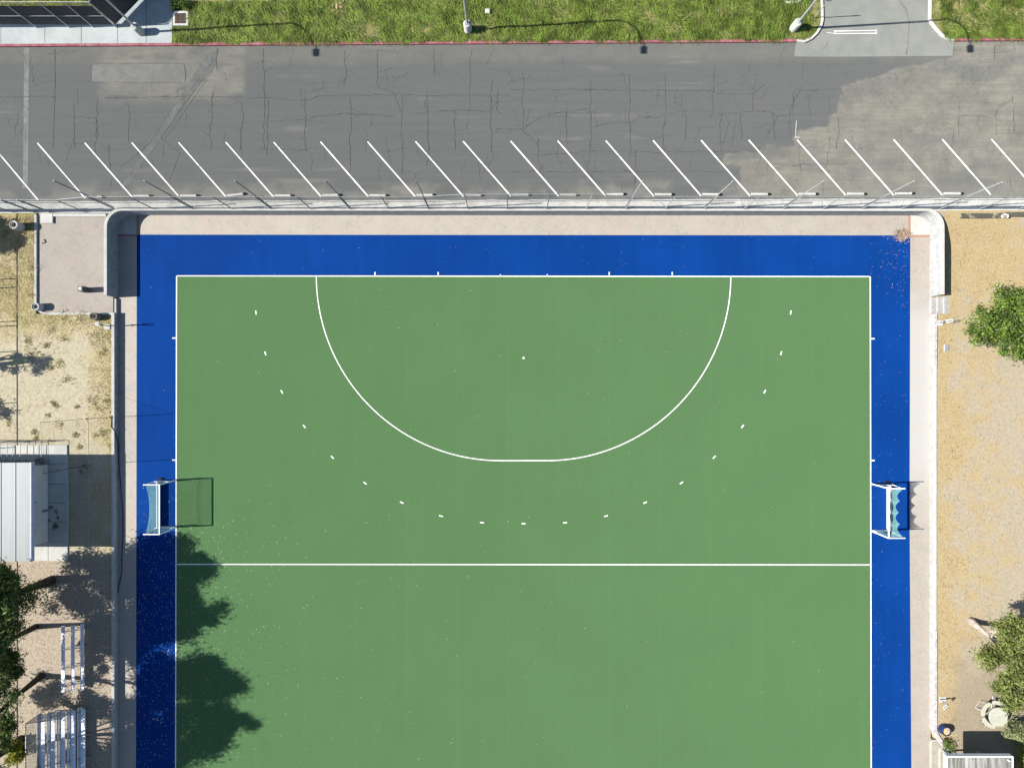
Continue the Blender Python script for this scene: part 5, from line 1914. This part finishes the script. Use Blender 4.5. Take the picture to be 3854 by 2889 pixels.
flow_v = lambda x, y: -math.pi / 2 + .25 + 2.4 * (fbm(x * .5, y * .7, 202) - .5) + 1.2 * (fbm(x * 2, y * 2, 203) - .5)
clv = lambda x, y: .25 + 1.6 * fbm(x * .9, y * 1.1, 204)
blade_obj('verge_grass', blades(64000, verge_s(fx_l + .05, xdl + 1, True), lambda x, y: zr(x) + .09, .2, .62, .017, flow_v, 205, .26, clv), MT['grass'], 'long uncut green grass on the verge between the pavement and the driveway', 'grass')
blade_obj('verge_grass', blades(19000, verge_s(xdr - 1, 43, False), lambda x, y: zr(x) + .09, .2, .62, .017, flow_v, 206, .26, clv), MT['grass'], 'long uncut green grass on the verge right of the driveway', 'grass')


def lot_s(g, n):
    x = g.uniform(-46, -29.7, n); y = g.uniform(28.7, 33, n)
    k = (y - 28.2) > (x + 31.6) * 1.05
    return x[k], y[k]


blade_obj('lot_grass', blades(9000, lot_s, lambda x, y: zr(x) + .17, .15, .4, .025, flow_v, 207, .5), MT['lime'], 'bright green grass behind the screened fence', 'grass')


# ---- weeds and straw on the dirt
def weed_clumps(xs, ys, n, g, spread):
    i = g.integers(0, len(xs), n)
    X_ = xs[i] + g.normal(size=n) * spread[i] * 1.25; Y_ = ys[i] + g.normal(size=n) * spread[i] * 1.25
    k = fbm(X_ * 2.6, Y_ * 2.6, 330) > .46
    return X_[k], Y_[k]


wx0 = []; gW = np.random.default_rng(300)
for t_, x, y, s_ in (('E', 520, 1530, .22), ('E', 640, 1640, .22), ('E', 440, 1560, .15), ('E', 910, 1580, .35), ('E', 300, 1430, .3), ('E', 290, 1490, .3), ('E', 240, 1340, .2), ('E', 460, 1240, .3), ('E', 560, 1330, .25), ('E', 400, 1380, .12),
                     ('E', 690, 1170, .35), ('E', 820, 1300, .4), ('E', 930, 1330, .3), ('E', 560, 1120, .3), ('E', 720, 1120, .35), ('E', 890, 1440, .2), ('E', 240, 370, .2), ('E', 230, 320, .25), ('E', 260, 450, .25), ('E', 270, 700, .2), ('E', 260, 800, .2), ('E', 280, 930, .15),
                     ('F', 565, 30, .22), ('F', 800, 180, .3), ('F', 850, 250, .35), ('F', 930, 200, .15), ('F', 665, 245, .1), ('F', 480, 240, .12), ('F', 455, 215, .08), ('F', 360, 315, .1), ('F', 415, 330, .07), ('F', 505, 405, .14), ('F', 295, 470, .13), ('F', 315, 525, .12), ('F', 730, 800, .3),
                     ('F', 945, 590, .12), ('F', 900, 480, .2), ('F', 660, 495, .15), ('F', 740, 430, .1), ('F', 55, 390, .25), ('F', 820, 510, .12), ('F', 690, 600, .1)):
    qq = P(t_, x, y, .36); wx0.append((qq[0], qq[1], s_))
wa = np.array(wx0)
rnd = lambda x, y: np.random.default_rng(5).uniform(0, 6.28, len(x))
v1 = blades(3000, lambda g, n: weed_clumps(wa[:, 0], wa[:, 1], n, g, wa[:, 2] * .75), lambda x, y: .36 + 0 * x, .06, .2, .02, rnd, 301, .5)
blade_obj('weeds', v1, MT['weed'], 'scattered tufts of green weeds on the left dirt', 'weeds')


def strawL(g, n):
    x = g.uniform(-40.5, Xi - .25, n); y = g.uniform(-5, 13.2, n)
    s_ = dL_straw(x, y) + .8 * (fbm(x * 1.6, y * 1.6, 310) - .5)
    k = (g.random(n) < np.clip((s_ - .30) * 1.6, 0.03, 1)) & ~((x > PLX0 - .05) & (y > PLY0 - .05)) & ~((x < x0 + .02) & (y < yN + .05))
    return x[k], y[k]


blade_obj('dry_straw', blades(26000, strawL, lambda x, y: .355 + 0 * x, .06, .2, .012, rnd, 302, .35), MT['straw'], 'dry yellow straw on the left dirt', 'dry grass')


def strawR(g, n):
    x = g.uniform(Wx + .3, 41.5, n); y = g.uniform(-27, 13.2, n)
    s_ = dR_straw(x, y) + .8 * (fbm(x * 1.6, y * 1.6, 311) - .5)
    k = (g.random(n) < np.clip((s_ - .30) * 1.5, 0.03, 1)) & ~((x < 34.4) & (y > 5.4) & (y < 7))
    return x[k], y[k]


blade_obj('dry_straw', blades(13000, strawR, lambda x, y: dR_z(x, y), .06, .2, .012, rnd, 303, .3), MT['straw'], 'dry yellow straw on the ground right of the pitch', 'dry grass')
# leaf litter under the conifers
def lit():
    x = random.uniform(-41, Xi - .3); y = random.uniform(-31, -13.2)
    return (x, y, .375)
mb = MB(); leaves(mb, 6000, lit, .035, .5)
MT['litter'] = foliage_mat('leaf_litter', [(.17, .13, .095), (.32, .27, .21), (.25, .2, .14), (.4, .35, .28)], .05)
tag(mb.build('leaf_litter', MT['litter']), 'brown leaf litter under the trees on the left', 'leaf litter', kind='stuff')
# overhanging tufts on the red kerb
tx_ = []
for t_, x in (('A', 1640), ('A', 1990), ('A', 2050), ('B', 150), ('B', 430), ('B', 650), ('B', 980), ('B', 1430), ('B', 1790), ('B', 1330), ('B', 2150), ('C', 100), ('C', 500), ('C', 930), ('C', 1350), ('C', 250), ('C', 2060)):
    qq = PR(t_, x, 378, .1); tx_.append((qq[0], KN + .02, .13))
ta = np.array(tx_)
blade_obj('kerb_tufts', blades(1500, lambda g, n: (lambda i: (ta[i, 0] + g.normal(size=n) * .16, ta[i, 1] + np.abs(g.normal(size=n)) * .07))(g.integers(0, len(ta), n)), lambda x, y: zr(x) + .15, .12, .30, .016,
                                 lambda x, y: -math.pi / 2 + 0 * x, 304, .3), MT['grass'], 'grass tufts hanging over the red kerb', 'grass')
